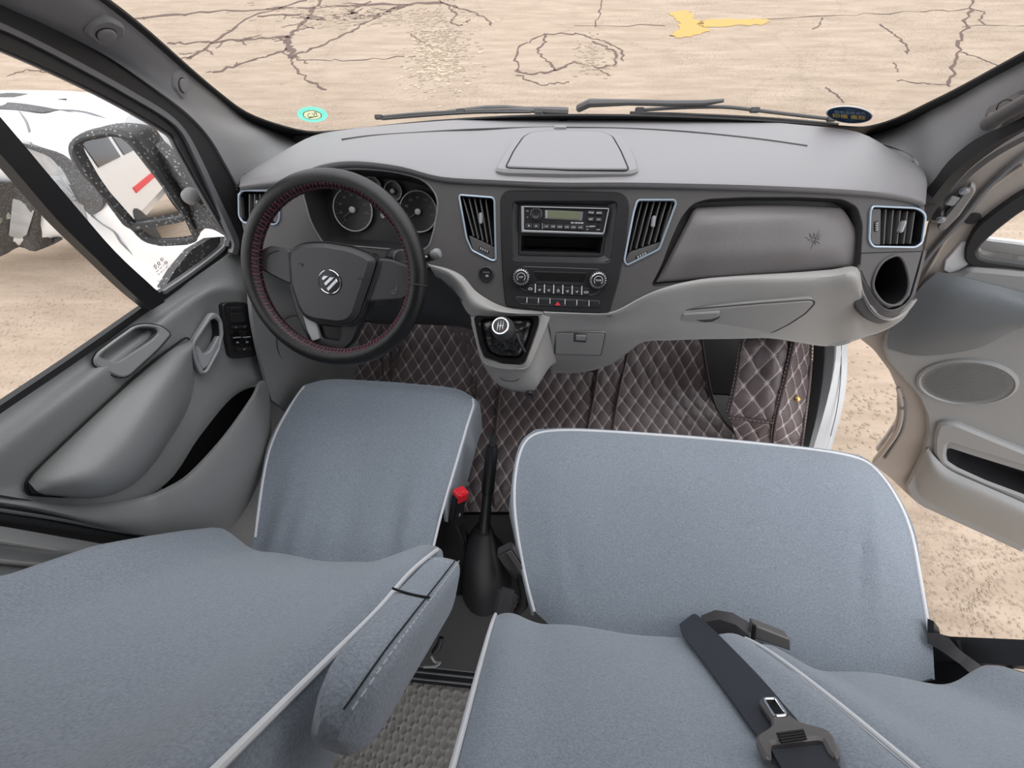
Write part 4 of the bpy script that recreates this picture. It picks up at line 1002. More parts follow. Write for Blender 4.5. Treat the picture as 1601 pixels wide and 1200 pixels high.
for t_, x, y in (('1',-.006,.0095),('3',0,.0095),('5',.006,.0095),('2',-.006,-.0095),('4',0,-.0095)): mb.add(text(fk, t_, x, y, .0055, .0154))
mb.mk('shift_pattern', M_WHT, kn_, smooth=0)
mk('shift_pattern', *text(fk, 'R', .0085, -.0085, .0055, .0154), M_REDM, kn_, smooth=0)
a = W((812,535,'G',.03)); mk('reverse_latch', *tube([a+Vector((-.01,.02,.01)), a, a+Vector((.016,-.02,-.012))], [.006,.005,.003], 10), M_BLK, gear)

hb0, hb1 = W((770,692,'z',.43)), W((757,822,'z',.24))
hand = thing('handbrake', 'black handbrake lever rising from a rubber boot between the seats', 'handbrake', (-.17,.12,.0))
d_ = (hb0-hb1)
mk('grip', *tube([hb1+d_*.42, hb1+d_*.46, hb1+d_*.92, hb1+d_*.97], [.016,.0175,.0165,.013], 14), M_LEATH, hand)
mk('sleeve', *tube([hb1-d_*.06, hb1, hb1+d_*.2, hb1+d_*.44], [.0175,.0165,.0145,.014], 14), M_BLK, hand)
mk('sleeve_lip', *tube([hb1-d_*.06+Vector((0,0,-.003)), hb1-d_*.03], [.0195,.0185], 14), M_RUB, hand)
mk('release_button', *tube([hb0-d_*.03, hb0+d_*.08], [.009,.0085], 12), M_PANB, hand)
def bring(c, rx, ry, n=24): return [Vector(c)+Vector((rx*math.cos(6.28318*i/n), ry*math.sin(6.28318*i/n)*.9, ry*.35*math.sin(6.28318*i/n))) for i in range(n)]
rows = [bring((-.168,.075,.012), .080, .145), bring((-.168,.085,.06), .072, .12), bring((-.168,.11,.13), .060, .09), bring((-.172,.15,.19), .045, .06), bring(hb1-d_*.02, .02, .024), bring(hb1+d_*.02, .0175, .018)]
g = [spline([r[i] for r in rows], 5) for i in range(24)]; n2 = len(g[0])
mk('boot', [q for r in g for q in r], [(i*n2+j, ((i+1) % 24)*n2+j, ((i+1) % 24)*n2+j+1, i*n2+j+1) for i in range(24) for j in range(n2-1)], M_BLK, hand)

# ================================================================== FLOOR MATS
def quilt(l_rows, name, m, parent, nu, nv, amp=.006, pw=.053, ph=.082, rot=0, t=.008, **k):
    g = grid_net([[W(q) for q in r] for r in l_rows], nu, nv); h, w_ = len(g), len(g[0])
    # arc length down the mat keeps the diamonds regular on the toe slope
    uv = []; s = [0]*w_
    mid = w_//2; acc = [0]
    for i in range(1, h): acc.append(acc[-1]+(g[i][mid]-g[i-1][mid]).length)
    y0 = g[0][mid].y
    V, F = thick(g, t); n = h*w_; nr = [Vector((0,0,0)) for _ in range(n)]
    for q in F[:(h-1)*(w_-1)]:
        c_ = (V[q[1]]-V[q[0]]).cross(V[q[2]]-V[q[0]])
        for i in q: nr[i] += c_
    ab = []
    for i in range(h):
        for j in range(w_):
            q = g[i][j]; x = q.x; y = -acc[i] + (q.y-g[i][mid].y)
            if rot: x, y = x*math.cos(rot)-y*math.sin(rot), x*math.sin(rot)+y*math.cos(rot)
            ab.append((x/pw+y/ph, x/pw-y/ph))
    for i in range(n):
        a, b = ab[i]
        hgt = amp*(abs(math.sin(math.pi*a)*math.sin(math.pi*b)))**.4 + .002*mnoise.noise(V[i]*30)
        V[i] = V[i]+nr[i].normalized()*hgt
    return mk(name, V, F, m, parent, uv=ab+[(.5,.5)]*n, smooth=75, **k)
def hem(par, l, v=.014, r=.0028, k='fl', dbl=.010):
    p = spline([W((a, b, k, v)) if len((a, b)) == 2 else W(q) for a, b in l], 4)
    for s in (-.5, .5):
        for_ = [q+Vector((s*dbl, 0, .001)) for q in p]
        mk('hem_stitch', *dashes(for_, .0016, .008, .004), M_QTHR, par, kind='stuff', smooth=0)
    mk('hem', *tube([q+Vector((0,0,-.002)) for q in p], .011, 8, flat=.35), M_QPLAIN, par)
def dashes(p, r, on, off):
    v = MB(); acc = 0; seg = [p[0]]; drawing = True; left = on
    for a, b in zip(p, p[1:]):
        L = (b-a).length; s = 0
        while L-s > left:
            s += left; q = a.lerp(b, s/L)
            if drawing: seg.append(q); v.add(tube(seg, r, 4))
            seg = [q]; drawing = not drawing; left = on if drawing else off
        left -= L-s
        if drawing: seg.append(b)
    return v.v, v.f
FZ = .012
def FLr(l, z=FZ): return [(a, b, 'fl', z) for a, b in l]
m1 = thing('floor_mat', 'brown quilted floor mat under the passenger bench and centre console', 'floor mat', (.35, .6, 0), 'quilted floor mats')
quilt([FLr([(700,505),(800,505),(900,505),(1000,505),(1095,505)]), FLr([(735,560),(800,560),(900,560),(1000,560),(1097,545)]), FLr([(740,610),(800,610),(900,610),(1010,610),(1108,605)]), FLr([(738,660),(805,660),(910,660),(1020,660),(1128,655)]), FLr([(735,720),(810,720),(920,720),(1040,720),(1165,700)]), FLr([(733,800),(815,800),(930,800),(1060,800),(1210,780)])],
      'quilted_pad', M_QUILT, m1, 44, 22, pw=.053, ph=.085)
hem(m1, [(1096,530),(1103,575),(1116,630),(1140,668),(1180,695)]); hem(m1, [(983,545),(972,590),(962,640),(955,690)], FZ+.007); hem(m1, [(935,572),(928,620),(920,660),(915,690)], FZ+.007); hem(m1, [(865,575),(900,578),(932,580)], FZ+.007)
hem(m1, [(782,600),(776,660),(768,730),(772,790)], FZ+.007)
m2_ = thing('floor_mat', 'dark quilted floor mat in the driver footwell behind the wheel', 'floor mat', (-.5, .6, 0), 'quilted floor mats')
quilt([FLr([(500,440),(580,440),(650,440),(735,470)]), FLr([(480,500),(575,500),(650,510),(735,520)]), FLr([(480,560),(570,560),(650,570),(742,590)]), FLr([(480,620),(580,640),(660,640),(742,650)]), FLr([(500,700),(600,720),(680,720),(738,720)]), FLr([(560,800),(640,800),(700,800),(735,800)])],
      'quilted_pad', M_QUILT, m2_, 44, 20, pw=.053, ph=.085)
for l in ([(596,497),(598,530),(598,560),(600,595)], [(606,497),(610,530),(612,560),(612,600)], [(628,540),(618,570),(612,600)], [(745,590),(744,620),(742,680)]): hem(m2_, l, FZ+.007)
hem(m2_, [(486,560),(487,580),(489,600)], FZ+.007)
mk('dead_pedal', *box(at(W((520,590,'fl',.03)), (0,-.3,.9)), 0, 0, 0, .11, .2, .02, .006), M_QPLAIN, m2_)
m3_ = thing('floor_mat', 'brown quilted mat strip climbing beside the open passenger door sill', 'floor mat', (.8, .75, 0), 'quilted floor mats')
def sr(y, xs, z): return [(px, y+dy, 'x', xv) for px, dy, xv in xs]
qa = [[(1163,512,'y',.83),(1195,512,'y',.82),(1230,514,'y',.81),(1266,517,'x',.845)],
      [(1158,545,'y',.76),(1190,545,'y',.755),(1226,546,'y',.75),(1266,548,'x',.845)],
      [(1148,590,'y',.70),(1180,592,'y',.69),(1220,594,'y',.68),(1262,597,'x',.84)],
      [(1138,640,'y',.62),(1172,643,'y',.61),(1212,648,'y',.60),(1256,655,'x',.838)],
      [(1150,680,'y',.56),(1180,685,'y',.555),(1210,692,'y',.55),(1249,702,'x',.836)],
      [(1165,735,'y',.49),(1190,740,'y',.485),(1215,745,'y',.48),(1242,750,'x',.834)]]
quilt(qa, 'quilted_pad', M_QUILT, m3_, 26, 14, pw=.056, ph=.088)
def hem3(l):
    p = spline([W(q) for q in l], 4)
    for s in (-.006, .006): mk('hem_stitch', *dashes([q+Vector((s, -.004, .004)) for q in p], .0016, .008, .004), M_QTHR, m3_, kind='stuff', smooth=0)
    mk('hem', *tube(p, .010, 8, flat=.5), M_QPLAIN, m3_)
hem3([(1159,530,'y',.785),(1150,590,'y',.695),(1138,645,'y',.61)]); hem3([(1240,530,'y',.775),(1226,594,'y',.678),(1212,650,'y',.595),(1205,700,'y',.54)]); hem3([(1266,517,'x',.845),(1265,560,'x',.842),(1260,610,'x',.84),(1253,675,'x',.837),(1242,750,'x',.834)]); hem3([(1160,520,'y',.80),(1200,523,'y',.79),(1240,526,'y',.78)]); hem3([(1140,652,'y',.60),(1175,656,'y',.59),(1205,660,'y',.58)])
q1, q2 = W((1219,620,'y',.637)), W((1259,626,'x',.839)); dq = ray(1247, 623); q = CAM + dq*((q1.lerp(q2, .7)-CAM).dot(fw)/dq.dot(fw)*.985); mk('snap_button', *lathe(at(q, (0,-.5,.85)), [(.009,-.012),(.009,.003),(.006,.006),(.001,.0065)], 16), M_BRASS, m3_, label='small brass snap button')

# ================================================================== PASSENGER SILL
sl0 = [(1272,515),(1271,560),(1267,610),(1259,670),(1250,725),(1240,790)]
def lx(l, x, dz=0): return [W((a, b, 'x', x))+Vector((0,0,dz)) for a, b in l]
strip('trim_5', lx(sl0, .85), lx([(1289,515),(1288,560),(1283,610),(1272,670),(1258,725),(1246,790)], .865), M_RUB, t=.02, kind='structure')
strip('trim_6', lx([(1287,515),(1286,560),(1281,610),(1270,670),(1256,725),(1244,790)], .866), lx([(1305,515),(1304,560),(1297,610),(1284,660),(1270,707),(1250,790)], .885), M_STRIP, t=.02, kind='structure')
wsill = strip('trim_7', lx([(1304,515),(1303,560),(1296,610),(1283,660),(1269,707),(1249,790)], .89), lx([(1323,515),(1325,560),(1322,610),(1314,650),(1303,690),(1282,760)], .935), M_WHITE, t=.03, kind='structure')
mk('sill_line', *tube(spline(lx([(1315,540),(1314,590),(1308,640),(1298,682)], .915, .001), 4), .0012, 5), M_STRIP, wsill)
strip('end_cap', lx([(1297,683),(1293,692),(1289,706)], .932, .004), lx([(1304,683),(1300,694),(1296,706)], .945, .004), M_DUSTY if False else M_BLK, wsill, t=.004)
mk('trim_8', *thick([lx([(1323,515),(1325,560),(1322,610),(1314,650),(1303,690),(1282,760)], .936), [q+Vector((.02,0,-.22)) for q in lx([(1323,515),(1325,560),(1322,610),(1314,650),(1303,690),(1282,760)], .936)]], .01), M_WHITE, kind='structure')
# driver side kick panel
kick = net('trim_9', [[Vector((-.80,.86,.70)), Vector((-.80,.70,.66)), Vector((-.79,.58,.58)), Vector((-.79,.46,.42))],
                     [Vector((-.80,1.05,.45)), Vector((-.79,.82,.40)), Vector((-.78,.64,.34)), Vector((-.78,.46,.26))],
                     [Vector((-.80,1.05,.0)), Vector((-.79,.82,.0)), Vector((-.78,.64,.0)), Vector((-.78,.46,.0))]], M_DOOR, t=.01, kind='structure')
PL['kick'] = (Vector((-.782,.7,.4)), Vector((1,-.06,0)).normalized())
mk('round_cover_edge', *tube([W((460+27*math.cos(a), 533+40*math.sin(a), 'kick', .004)) for a in [6.283*i/40 for i in range(40)]], .0012, 6, True), M_SEAML, kick)
mk('round_cover', *(lambda l: (l, [tuple(range(len(l)))]))([W((460+26*math.cos(a), 533+39*math.sin(a), 'kick', .003)) for a in [-6.283*i/40 for i in range(40)]]), M_DOOR, kick)

# ================================================================== DRIVER DOOR
dd = thing('driver_door', 'closed driver door with grey armrest and storage pocket left of the driver seat', 'door', (-.86, .45, -.3))
bp = [[(392,380,'x',-.862),(360,397,'x',-.862),(300,438,'x',-.862),(228,487,'x',-.862),(110,567,'x',-.862),(0,643,'x',-.862),(-90,705,'x',-.862)],
      [(400,418,'x',-.853),(365,424,'x',-.853),(310,452,'x',-.853),(228,508,'x',-.853),(115,588,'x',-.853),(0,667,'x',-.853),(-90,730,'x',-.853)],
      [(402,448,'x',-.838),(375,450,'x',-.838),(325,456,'x',-.835),(230,525,'x',-.832),(120,611,'x',-.832),(0,702,'x',-.832),(-90,765,'x',-.832)],
      [(404,470,'x',-.833),(385,470,'x',-.836),(342,476,'x',-.84),(262,540,'x',-.838),(150,628,'x',-.838),(30,722,'x',-.838),(-80,800,'x',-.838)],
      [(412,540,'x',-.828),(395,545,'x',-.831),(345,545,'x',-.838),(265,605,'x',-.846),(160,695,'x',-.846),(75,745,'x',-.842),(-80,790,'x',-.838)],
      [(415,590,'x',-.822),(390,598,'x',-.824),(350,612,'x',-.832),(298,672,'x',-.836),(248,745,'x',-.832),(140,785,'x',-.826),(-60,778,'x',-.832)],
      [(413,608,'x',-.818),(398,604,'x',-.82),(362,622,'x',-.832),(312,682,'x',-.836),(258,757,'x',-.83),(150,800,'x',-.822),(-50,782,'x',-.832)]]
shell = net('door_panel', bp, M_DOOR, dd, nu=5, nv=4, t=.010)
# pocket: outer wall standing in front of the dark gap
pw_ = [[(416,594,'x',-.80),(404,597,'x',-.79),(393,619,'x',-.772),(362,664,'x',-.768),(331,702,'x',-.768),(293,741,'x',-.775),(263,760,'x',-.79),(225,776,'x',-.808),(150,788,'x',-.818),(60,784,'x',-.822),(-60,772,'x',-.826)],
       [(420,606,'x',-.79),(409,604,'x',-.778),(398,628,'x',-.758),(368,672,'x',-.753),(336,712,'x',-.754),(298,750,'x',-.762),(268,768,'x',-.778),(228,784,'x',-.80),(150,796,'x',-.81),(60,788,'x',-.815),(-60,774,'x',-.82)],
       [(424,650,'x',-.785),(420,660,'x',-.772),(408,690,'x',-.757),(384,730,'x',-.752),(358,770,'x',-.753),(320,795,'x',-.76),(280,806,'x',-.775),(235,812,'x',-.795),(155,814,'x',-.805),(60,794,'x',-.812),(-60,777,'x',-.818)],
       [(424,690,'x',-.80),(420,720,'x',-.79),(408,745,'x',-.78),(390,785,'x',-.775),(365,820,'x',-.775),(330,838,'x',-.78),(285,840,'x',-.79),(240,838,'x',-.805),(180,829,'x',-.815),(60,799,'x',-.82),(-60,780,'x',-.825)]]
net('pocket_wall', pw_, M_DOOR, dd, nu=4, nv=4, t=.008)
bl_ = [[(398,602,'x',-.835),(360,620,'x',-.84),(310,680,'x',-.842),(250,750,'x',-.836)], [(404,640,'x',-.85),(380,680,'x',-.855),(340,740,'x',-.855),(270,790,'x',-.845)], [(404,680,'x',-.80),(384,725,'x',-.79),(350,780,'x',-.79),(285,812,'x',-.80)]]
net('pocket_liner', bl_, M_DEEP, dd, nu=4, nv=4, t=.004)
# armrest
ar = [[(296,533,'x',-.836),(262,548,'x',-.835),(205,596,'x',-.833),(130,665,'x',-.832),(62,730,'x',-.832),(43,752,'x',-.833)],
      [(300,536,'x',-.825),(268,556,'x',-.815),(215,607,'x',-.805),(145,675,'x',-.80),(78,738,'x',-.803),(48,757,'x',-.82)],
      [(300,543,'x',-.815),(283,565,'x',-.80),(236,628,'x',-.775),(180,697,'x',-.765),(120,742,'x',-.768),(55,765,'x',-.81)],
      [(300,556,'x',-.815),(285,590,'x',-.798),(246,655,'x',-.770),(196,720,'x',-.758),(140,755,'x',-.762),(60,769,'x',-.81)],
      [(302,575,'x',-.825),(292,618,'x',-.81),(258,680,'x',-.785),(214,738,'x',-.775),(150,770,'x',-.78),(66,772,'x',-.82)],
      [(306,582,'x',-.84),(296,632,'x',-.836),(265,688,'x',-.832),(222,746,'x',-.83),(160,777,'x',-.828),(68,774,'x',-.834)]]
net('armrest', ar, M_DOOR, dd, nu=5, nv=4, t=.006)
seam('armrest_gap', [(296,530),(285,531),(226,576),(150,645),(62,729),(45,748),(41,760),(46,770),(60,774),(142,777),(176,768)], 'L', .008, .0022, M_SEAM, dd, n=4)
# pull cup
PL['pc'] = (W((205,545,'x',-.828)), Vector((1,-.12,.35)).normalized()); fpc = pf('pc')
po = rnd(px2(fpc, [(144,562),(150,551),(178,530),(208,509),(226,506),(250,509),(263,519),(265,524),(247,545),(202,586),(192,590),(180,588),(146,571)], 'pc'), .010)
pi_ = rnd(px2(fpc, [(154,558),(160,551),(185,532),(213,512),(230,511),(243,513),(246,520),(236,531),(185,564),(176,566),(163,562)], 'pc'), .008)
pc = mk('pull_cup', *plate(fpc, po, [pi_], .006, .008, .003), M_DOOR, dd)
mk('cup_well', *well(fpc, pi_, .05, .004), M_DOORD, pc)
mk('cup_gap', *tube([fpc.p(q.x, q.y, .0015) for q in inset(po, -.001)], .0014, 6, True), M_SEAM, pc)
# inner release handle
PL['hd'] = (W((322,540,'x',-.826)), Vector((1,-.1,.2)).normalized()); fhd = pf('hd')
ho = rnd(px2(fhd, [(297,541),(301,529),(326,491),(332,488),(341,493),(346,503),(348,522),(342,548),(322,583),(316,585),(310,582),(303,566)], 'hd'), .006)
hi = rnd(px2(fhd, [(302,541),(305,533),(328,500),(334,497),(341,503),(343,521),(338,545),(321,577),(316,580),(308,566)], 'hd'), .005)
hd = mk('door_handle', *plate(fhd, ho, [hi], .007, .006, .003), M_GRYB, dd, label='satin grey inner release handle')
mk('handle_well', *well(fhd, hi, .035, .004), M_BLK, hd)
lv = rnd(px2(fhd, [(303,540),(308,540),(313,548),(316,552),(322,551),(327,546),(338,526),(342,524),(343,530),(334,552),(322,573),(315,578),(310,570)], 'hd', -.004), .003)
mk('lever', *plate(pf('hd', off=-.004), lv, (), .006, .006, .003), M_GRYB, hd)
# window switch plate
PL['sp'] = (W((374,516,'x',-.822)), Vector((1,-.1,.15)).normalized()); fsp = pf('sp')
so = rnd(px2(fsp, [(346,476),(352,472.5),(368,471),(383,472),(388,477),(396,516),(402.5,551),(398,556.5),(380,559.5),(364,560),(358,555),(351,515)], 'sp'), .005)
sp_ = mk('switch_plate', *plate(fsp, so, (), .004, .01, .002), M_BLK, dd)
def r5(x, y): return (270+x/6, 440+y/6)
def spb(name, l, h, m, r=.002, par=None): return mk(name, *plate(pf('sp', off=.004), rnd(px2(pf('sp', off=.004), [r5(*q) for q in l], 'sp', .004), r), (), h, .002, .001), m, par or sp_)
spb('mirror_switch_bed', [(500,240),(655,235),(685,385),(535,395)], .0012, M_BLK)
spb('mirror_switch', [(540,242),(620,240),(628,272),(545,275)], .0035, M_PANB); spb('mirror_switch', [(530,300),(648,292),(668,370),(645,384),(550,388),(538,370)], .005, M_PANB)
b_ = spb('selector_switch', [(538,415),(680,405),(690,432),(545,445)], .005, M_PANB); spb('switch_mark', [(568,424),(590,422),(592,432),(570,434)], .0056, M_GRYB, .0005, b_); spb('switch_mark', [(650,418),(668,416),(670,426),(652,428)], .0056, M_GRYB, .0005, b_)
for k, x in enumerate((545, 636)):
    b_ = spb('window_switch', [(x,468-4*k),(x+72,464-4*k),(x+84,590-4*k),(x+12,598-4*k)], .004, M_GLOSS)
    spb('switch_ridge', [(x+8,522-4*k),(x+76,516-4*k),(x+77,526-4*k),(x+9,532-4*k)], .008, M_GRYB, .0005, b_); spb('switch_mark', [(x+36,562-4*k),(x+64,559-4*k),(x+68,578-4*k),(x+38,581-4*k)], .0045, M_GRYB, .0015, b_)
b_ = spb('lock_switch', [(580,622),(725,608),(732,640),(590,655)], .005, M_PANB); spb('switch_mark', [(645,628),(668,626),(670,640),(648,642)], .0056, M_GRYB, .0006, b_)
# window frame, seals and glass
def wl(l, v=0):
    p = WW(l, 'W', v)
    if l[0][0] < -20 and l[0][1] < 240: p = [p[0]+(p[0]-p[1]).normalized()*max(.02, (1.46-p[0].z)/max(.3, (p[0]-p[1]).normalized().z))]+p
    return spline(p, 4)
def wband(name, A, B, v, m, t=.012, **k): return mk(name, *thick([wl(A, v), wl(B, v)], t), m, dd, **k)
fo1 = [(-120,-30),(0,22),(120,84),(200,128),(262,172),(300,212),(326,255),(352,308),(370,352),(379,385),(374,402)]
fo2 = [(-120,-5),(0,39),(120,99),(198,142),(254,176),(283,205),(306,246),(334,305),(357,352),(367,378),(364,398)]
fo3 = [(-120,10),(0,49),(120,109),(196,151),(250,183),(277,208),(298,248),(324,302),(346,350),(358,378),(356,394)]
fo4 = [(-120,36),(0,77),(127,134),(200,172),(248,200),(264,212),(274,232),(310,296),(338,343),(352,365),(350,384)]
wband('frame_seal', [(-120,-58),(0,2),(120,62),(190,102),(265,152),(312,196),(342,245),(362,295),(376,345),(385,385),(380,400)], fo2, .012, M_RUB)
wband('seal_strip', fo2, fo3, .018, M_STRIP)
wband('frame_bar', fo3, fo4, .010, M_BLK)
wband('glass_edge', fo4, [(a-1.5, b+4) for a, b in fo4], .008, M_STRIP, t=.006)
wband('quarter_seal', [(352,372),(347,387),(300,424),(255,454),(246,454),(230,440),(180,393),(100,303),(0,187),(-60,118)], [(362,376),(357,394),(305,433),(258,468),(244,474),(222,452),(170,404),(90,314),(0,210),(-60,140)], .006, M_BLK)
wband('quarter_seal_edge', [(354,372),(349,387),(302,424),(257,454.5)], [(358,373),(352,390),(304,428),(259,460)], .013, M_STRIP, t=.006)
wband('divider_bar', [(-60,138),(0,206),(90,310),(170,400),(222,450),(243,470)], [(-60,198),(0,263),(70,342),(130,400),(185,452),(222,482)], .012, M_BLK, t=.02)
wband('divider_strip', [(-60,163),(0,230),(90,329),(160,400),(215,452),(240,474)], [(-60,168),(0,236),(88,333),(157,404),(212,456),(237,477)], .016, M_STRIP, t=.006)
wband('sill_seal', [(240,470),(222,481),(110,560),(0,634),(-90,698)], [(250,474),(226,491),(112,571),(0,647),(-90,712)], .006, M_RUB)
mk('window_glass', *plate(FW, px2(FW, [(-150,0),(0,60),(127,125),(255,195),(272,222),(352,360),(352,388),(255,460),(228,486),(0,640),(-150,745)], 'W', -.006), (), -.004, .008, 0), M_GLASSD, dd, smooth=0)
# safety mark etched in the quarter glass
PL['wg'] = (PL['W'][0]+PL['W'][1]*-.0025, PL['W'][1]); mb = MB()
def mline(a, b, r=.0007): mb.add(tube([W((*a, 'wg', 0)), W((*b, 'wg', 0))], r, 4))
for x, y in ((242.5,416),(248,411.5),(253,405.5)): mb.add(tube([W((x+1.9*math.cos(a), y+2.2*math.sin(a), 'wg', 0)) for a in [6.283*i/8 for i in range(8)]], .0008, 4, True))
mb.add(tube([W((259.5+2.4*math.cos(a), 410.5+2.4*math.sin(a), 'wg', 0)) for a in [6.283*i/10 for i in range(10)]], .0006, 4, True)); mline((258,411.5),(261,409.5))
for (a, b) in (((243,420.5),(252,413)), ((244.5,425),(257,413.5)), ((247,429.5),(257,421)), ((259,419),(263,414)), ((259,418),(261,416.5))):
    n_ = 7
    for k in range(n_):
        if k % 3 != 2: mline((a[0]+(b[0]-a[0])*k/n_, a[1]+(b[1]-a[1])*k/n_), (a[0]+(b[0]-a[0])*(k+.75)/n_, a[1]+(b[1]-a[1])*(k+.75)/n_))
mb.mk('etched_mark', M_STRIP, dd, kind='stuff', label='tiny etched safety mark in the quarter glass')
# outer skin, white
fws = Fr((-.905, 0, 0), (-1, 0, 0)); sk = [fws.uv(Vector((-.905, a, b))) for a, b in ((.06,-.40),(.06,.86),(.35,.80),(.80,.66),(.98,.64),(1.02,.3),(.95,-.05),(.75,-.25),(.62,-.40))]
mk('outer_skin', *plate(fws, rnd(sk, .05), (), .012, .008, .006), M_WHITE, dd)

# left door post
bpil = net('trim_10', [[(-150,795,'x',-.83),(0,822,'x',-.82),(80,836,'x',-.815),(160,850,'x',-.81),(330,880,'x',-.80)], [(-150,815,'x',-.81),(0,845,'x',-.80),(80,857,'x',-.797),(160,869,'x',-.79),(330,900,'x',-.78)], [(-150,850,'x',-.815),(0,875,'x',-.805),(80,884,'x',-.80),(160,893,'x',-.795),(330,925,'x',-.785)], [(-150,920,'x',-.80),(0,935,'x',-.79),(80,945,'x',-.785),(160,950,'x',-.78),(330,960,'x',-.77)]], M_DOOR, t=.01, nu=4, nv=4, kind='structure')
for l, r, m in (([(-150,768),(0,789),(100,806),(200,826),(330,860)], .014, M_RUB), ([(-150,785),(0,806),(100,824),(200,842),(330,875)], .014, M_RUB)):
    mk('door_seal', *tube(spline([W((a, b, 'x', -.835)) for a, b in l], 4), r, 10), m, bpil)
for l in ([(-150,776),(0,797),(100,813),(180,829),(300,850)], ): mk('seal_shine', *tube(spline([W((a, b, 'x', -.818)) for a, b in l], 4), .0028, 6), M_STRIP, bpil)
for l in ([(-150,822),(0,846),(80,859),(150,870)], [(-150,858),(0,877),(60,883),(130,890)]): mk('ridge', *tube(spline([W((a, b, 'x', -.799)) for a, b in l], 4), .0035, 8), M_LOW, bpil)
# right door post edge
mk('trim_11', *thick([[W((1440,985,'x',.875)), W((1500,1001,'x',.875)), W((1600,1005,'x',.90)), W((1720,1010,'x',.92))], [W((1440,1040,'x',.86)), W((1500,1040,'x',.86)), W((1600,1046,'x',.885)), W((1720,1052,'x',.91))]], .02), M_BLK, kind='structure')
mk('trim_12', *thick([[Vector((.88,.02,z)) for z in (-.4,0,.40)], [Vector((.88,-.12,z)) for z in (-.4,0,.40)]], .03), M_BLK, kind='structure')

# ================================================================== PASSENGER DOOR (open)
pd = thing('passenger_door', 'open passenger door with round speaker grille and deep storage pocket', 'door', (.95, .86, -.33))
def ruv(q): return FR.uv(W((q[0], q[1], 'R', 0))) if len(q) == 2 else FR.uv(PL['R'][0]+Vector((.883,-.469,0)).normalized()*q[0]+Vector((0,0,q[1])))
dout = [(1372,524),(1392,485),(1420,440),(1440,400),(1450,350),(1478,305),(1512,268),(1552,234),(1601,203),(.34,1.28,0),(1.05,1.34,0),(1.15,1.1,0),(1.17,.7,0),(1.17,-.33,0),(1601,862),(1520,826),(1435,788),(1415,770),(1392,748),(1362,724),(1380,702),(1395,680),(1402,650),(1402,607),(1390,580),(1365,547),(1340,527)]
whole = [(.335,1.19,0),(1.0,1.27,0),(1.06,1.1,0),(1.07,.80,0),(1601,409),(1547,402),(1533,398),(1528,389),(1533,379),(1557,356),(1601,322)]
wo = rnd([ruv(q) for q in whole], .02)
mk('outer_skin', *plate(pf('R', off=-.07), rnd([ruv(q) for q in dout], .02), [wo], .0, .012, .004), M_WHITE, pd)
mk('window_glass', *plate(pf('R', off=-.03), inset(wo if area(wo) > 0 else wo[::-1], -.012), (), .002, .002, 0), M_GLASS, pd, smooth=0)
gas = [(.31,1.23,0),(1.03,1.31,0),(1.10,1.1,0),(1.11,.77,0),(1601,414),(1540,412),(1517,410),(1508,401),(1508,382),(1523,351),(1560,321),(1601,293)]
go = rnd([ruv(q) for q in gas], .02)
mk('window_gasket', *plate(pf('R', off=.004), go, [wo], .012, .03, .004), M_RUB, pd)
# white painted inner corner of the window frame
mk('frame_corner', *plate(pf('R', off=.002), rnd([ruv(q) for q in [(1512,378),(1503,377),(1490,392),(1478,405),(1475,420),(1484,425),(1500,421),(1514,412)]], .004), (), .004, .003, .002), M_WHITE, pd)
# seals along the front edge
def rb(l, v, r, m, name='door_seal', flat=1): return mk(name, *tube(spline(WW(l, 'R', v), 4), r, 8, flat=flat), m, pd)
rb([(1390,496),(1422,442),(1452,400),(1480,368),(1508,338),(1538,300),(1567,272),(1606,240),(1680,195)], .006, .006, M_STRIP)
rb([(1380,514),(1408,480),(1440,440),(1462,404),(1482,370),(1520,320),(1560,285),(1601,258)], .004, .004, M_METAL)
# trim panel
hole = [(1481,697),(1486,692),(1520,703),(1599,727),(1660,746),(1660,798),(1599,774),(1540,752),(1496,732),(1481,722),(1479,712)]
hoR = rnd(inset((lambda l: l if area(l) > 0 else l[::-1])([ruv((a, b+2)) for a, b in hole]), -.002), .006)
tout = [(1462,424),(1479,425.5),(1500,421.5),(1517,411),(1560,414),(1601,418),(.5,.80,0),(1.12,.93,0),(1.12,-.30,0),(1601,856),(1520,820),(1440,784),(1424,770),(1416,752),(1424,738),(1442,700),(1450,668),(1448,640),(1436,612),(1412,584),(1388,556),(1381,535),(1386,515),(1417,475)]
ds = mk('door_shell', *plate(FR, rnd([ruv(q) for q in dout], .012), [wo, hoR], .0, .02, .004), M_METAL, pd)
trim = mk('trim_panel', *plate(pf('R', off=.012), rnd([ruv(q) for q in tout], .012), [hoR], .012, .02, .008), M_DOOR, pd)
up_ = [[(1462,428,'R',.025),(1500,432,'R',.026),(1550,444,'R',.026),(1601,457,'R',.026),(1680,474,'R',.026)],
       [(1440,448,'R',.03),(1490,458,'R',.045),(1545,468,'R',.05),(1601,476,'R',.052),(1685,490,'R',.052)],
       [(1420,474,'R',.03),(1475,490,'R',.05),(1540,495,'R',.058),(1601,497,'R',.06),(1690,502,'R',.06)],
       [(1392,515,'R',.028),(1450,528,'R',.048),(1530,522,'R',.056),(1601,508,'R',.058),(1694,510,'R',.058)],
       [(1388,545,'R',.025),(1440,556,'R',.03),(1525,545,'R',.03),(1601,511,'R',.03),(1696,512,'R',.03)]]
net('upper_pad', up_, M_DOORD, pd, nu=5, nv=4, t=.006)
sc_ = FR.uv(W((1508,598,'R',.026))); fsk = pf('R', off=.024); r = .0935
spk = mk('speaker_ring', *lathe(fsk, [(r*1.07,0),(r*1.06,.006),(r*1.0,.009),(r*.965,.004),(r*.95,.004)], 48, sc_.x, sc_.y), M_DOOR, pd)
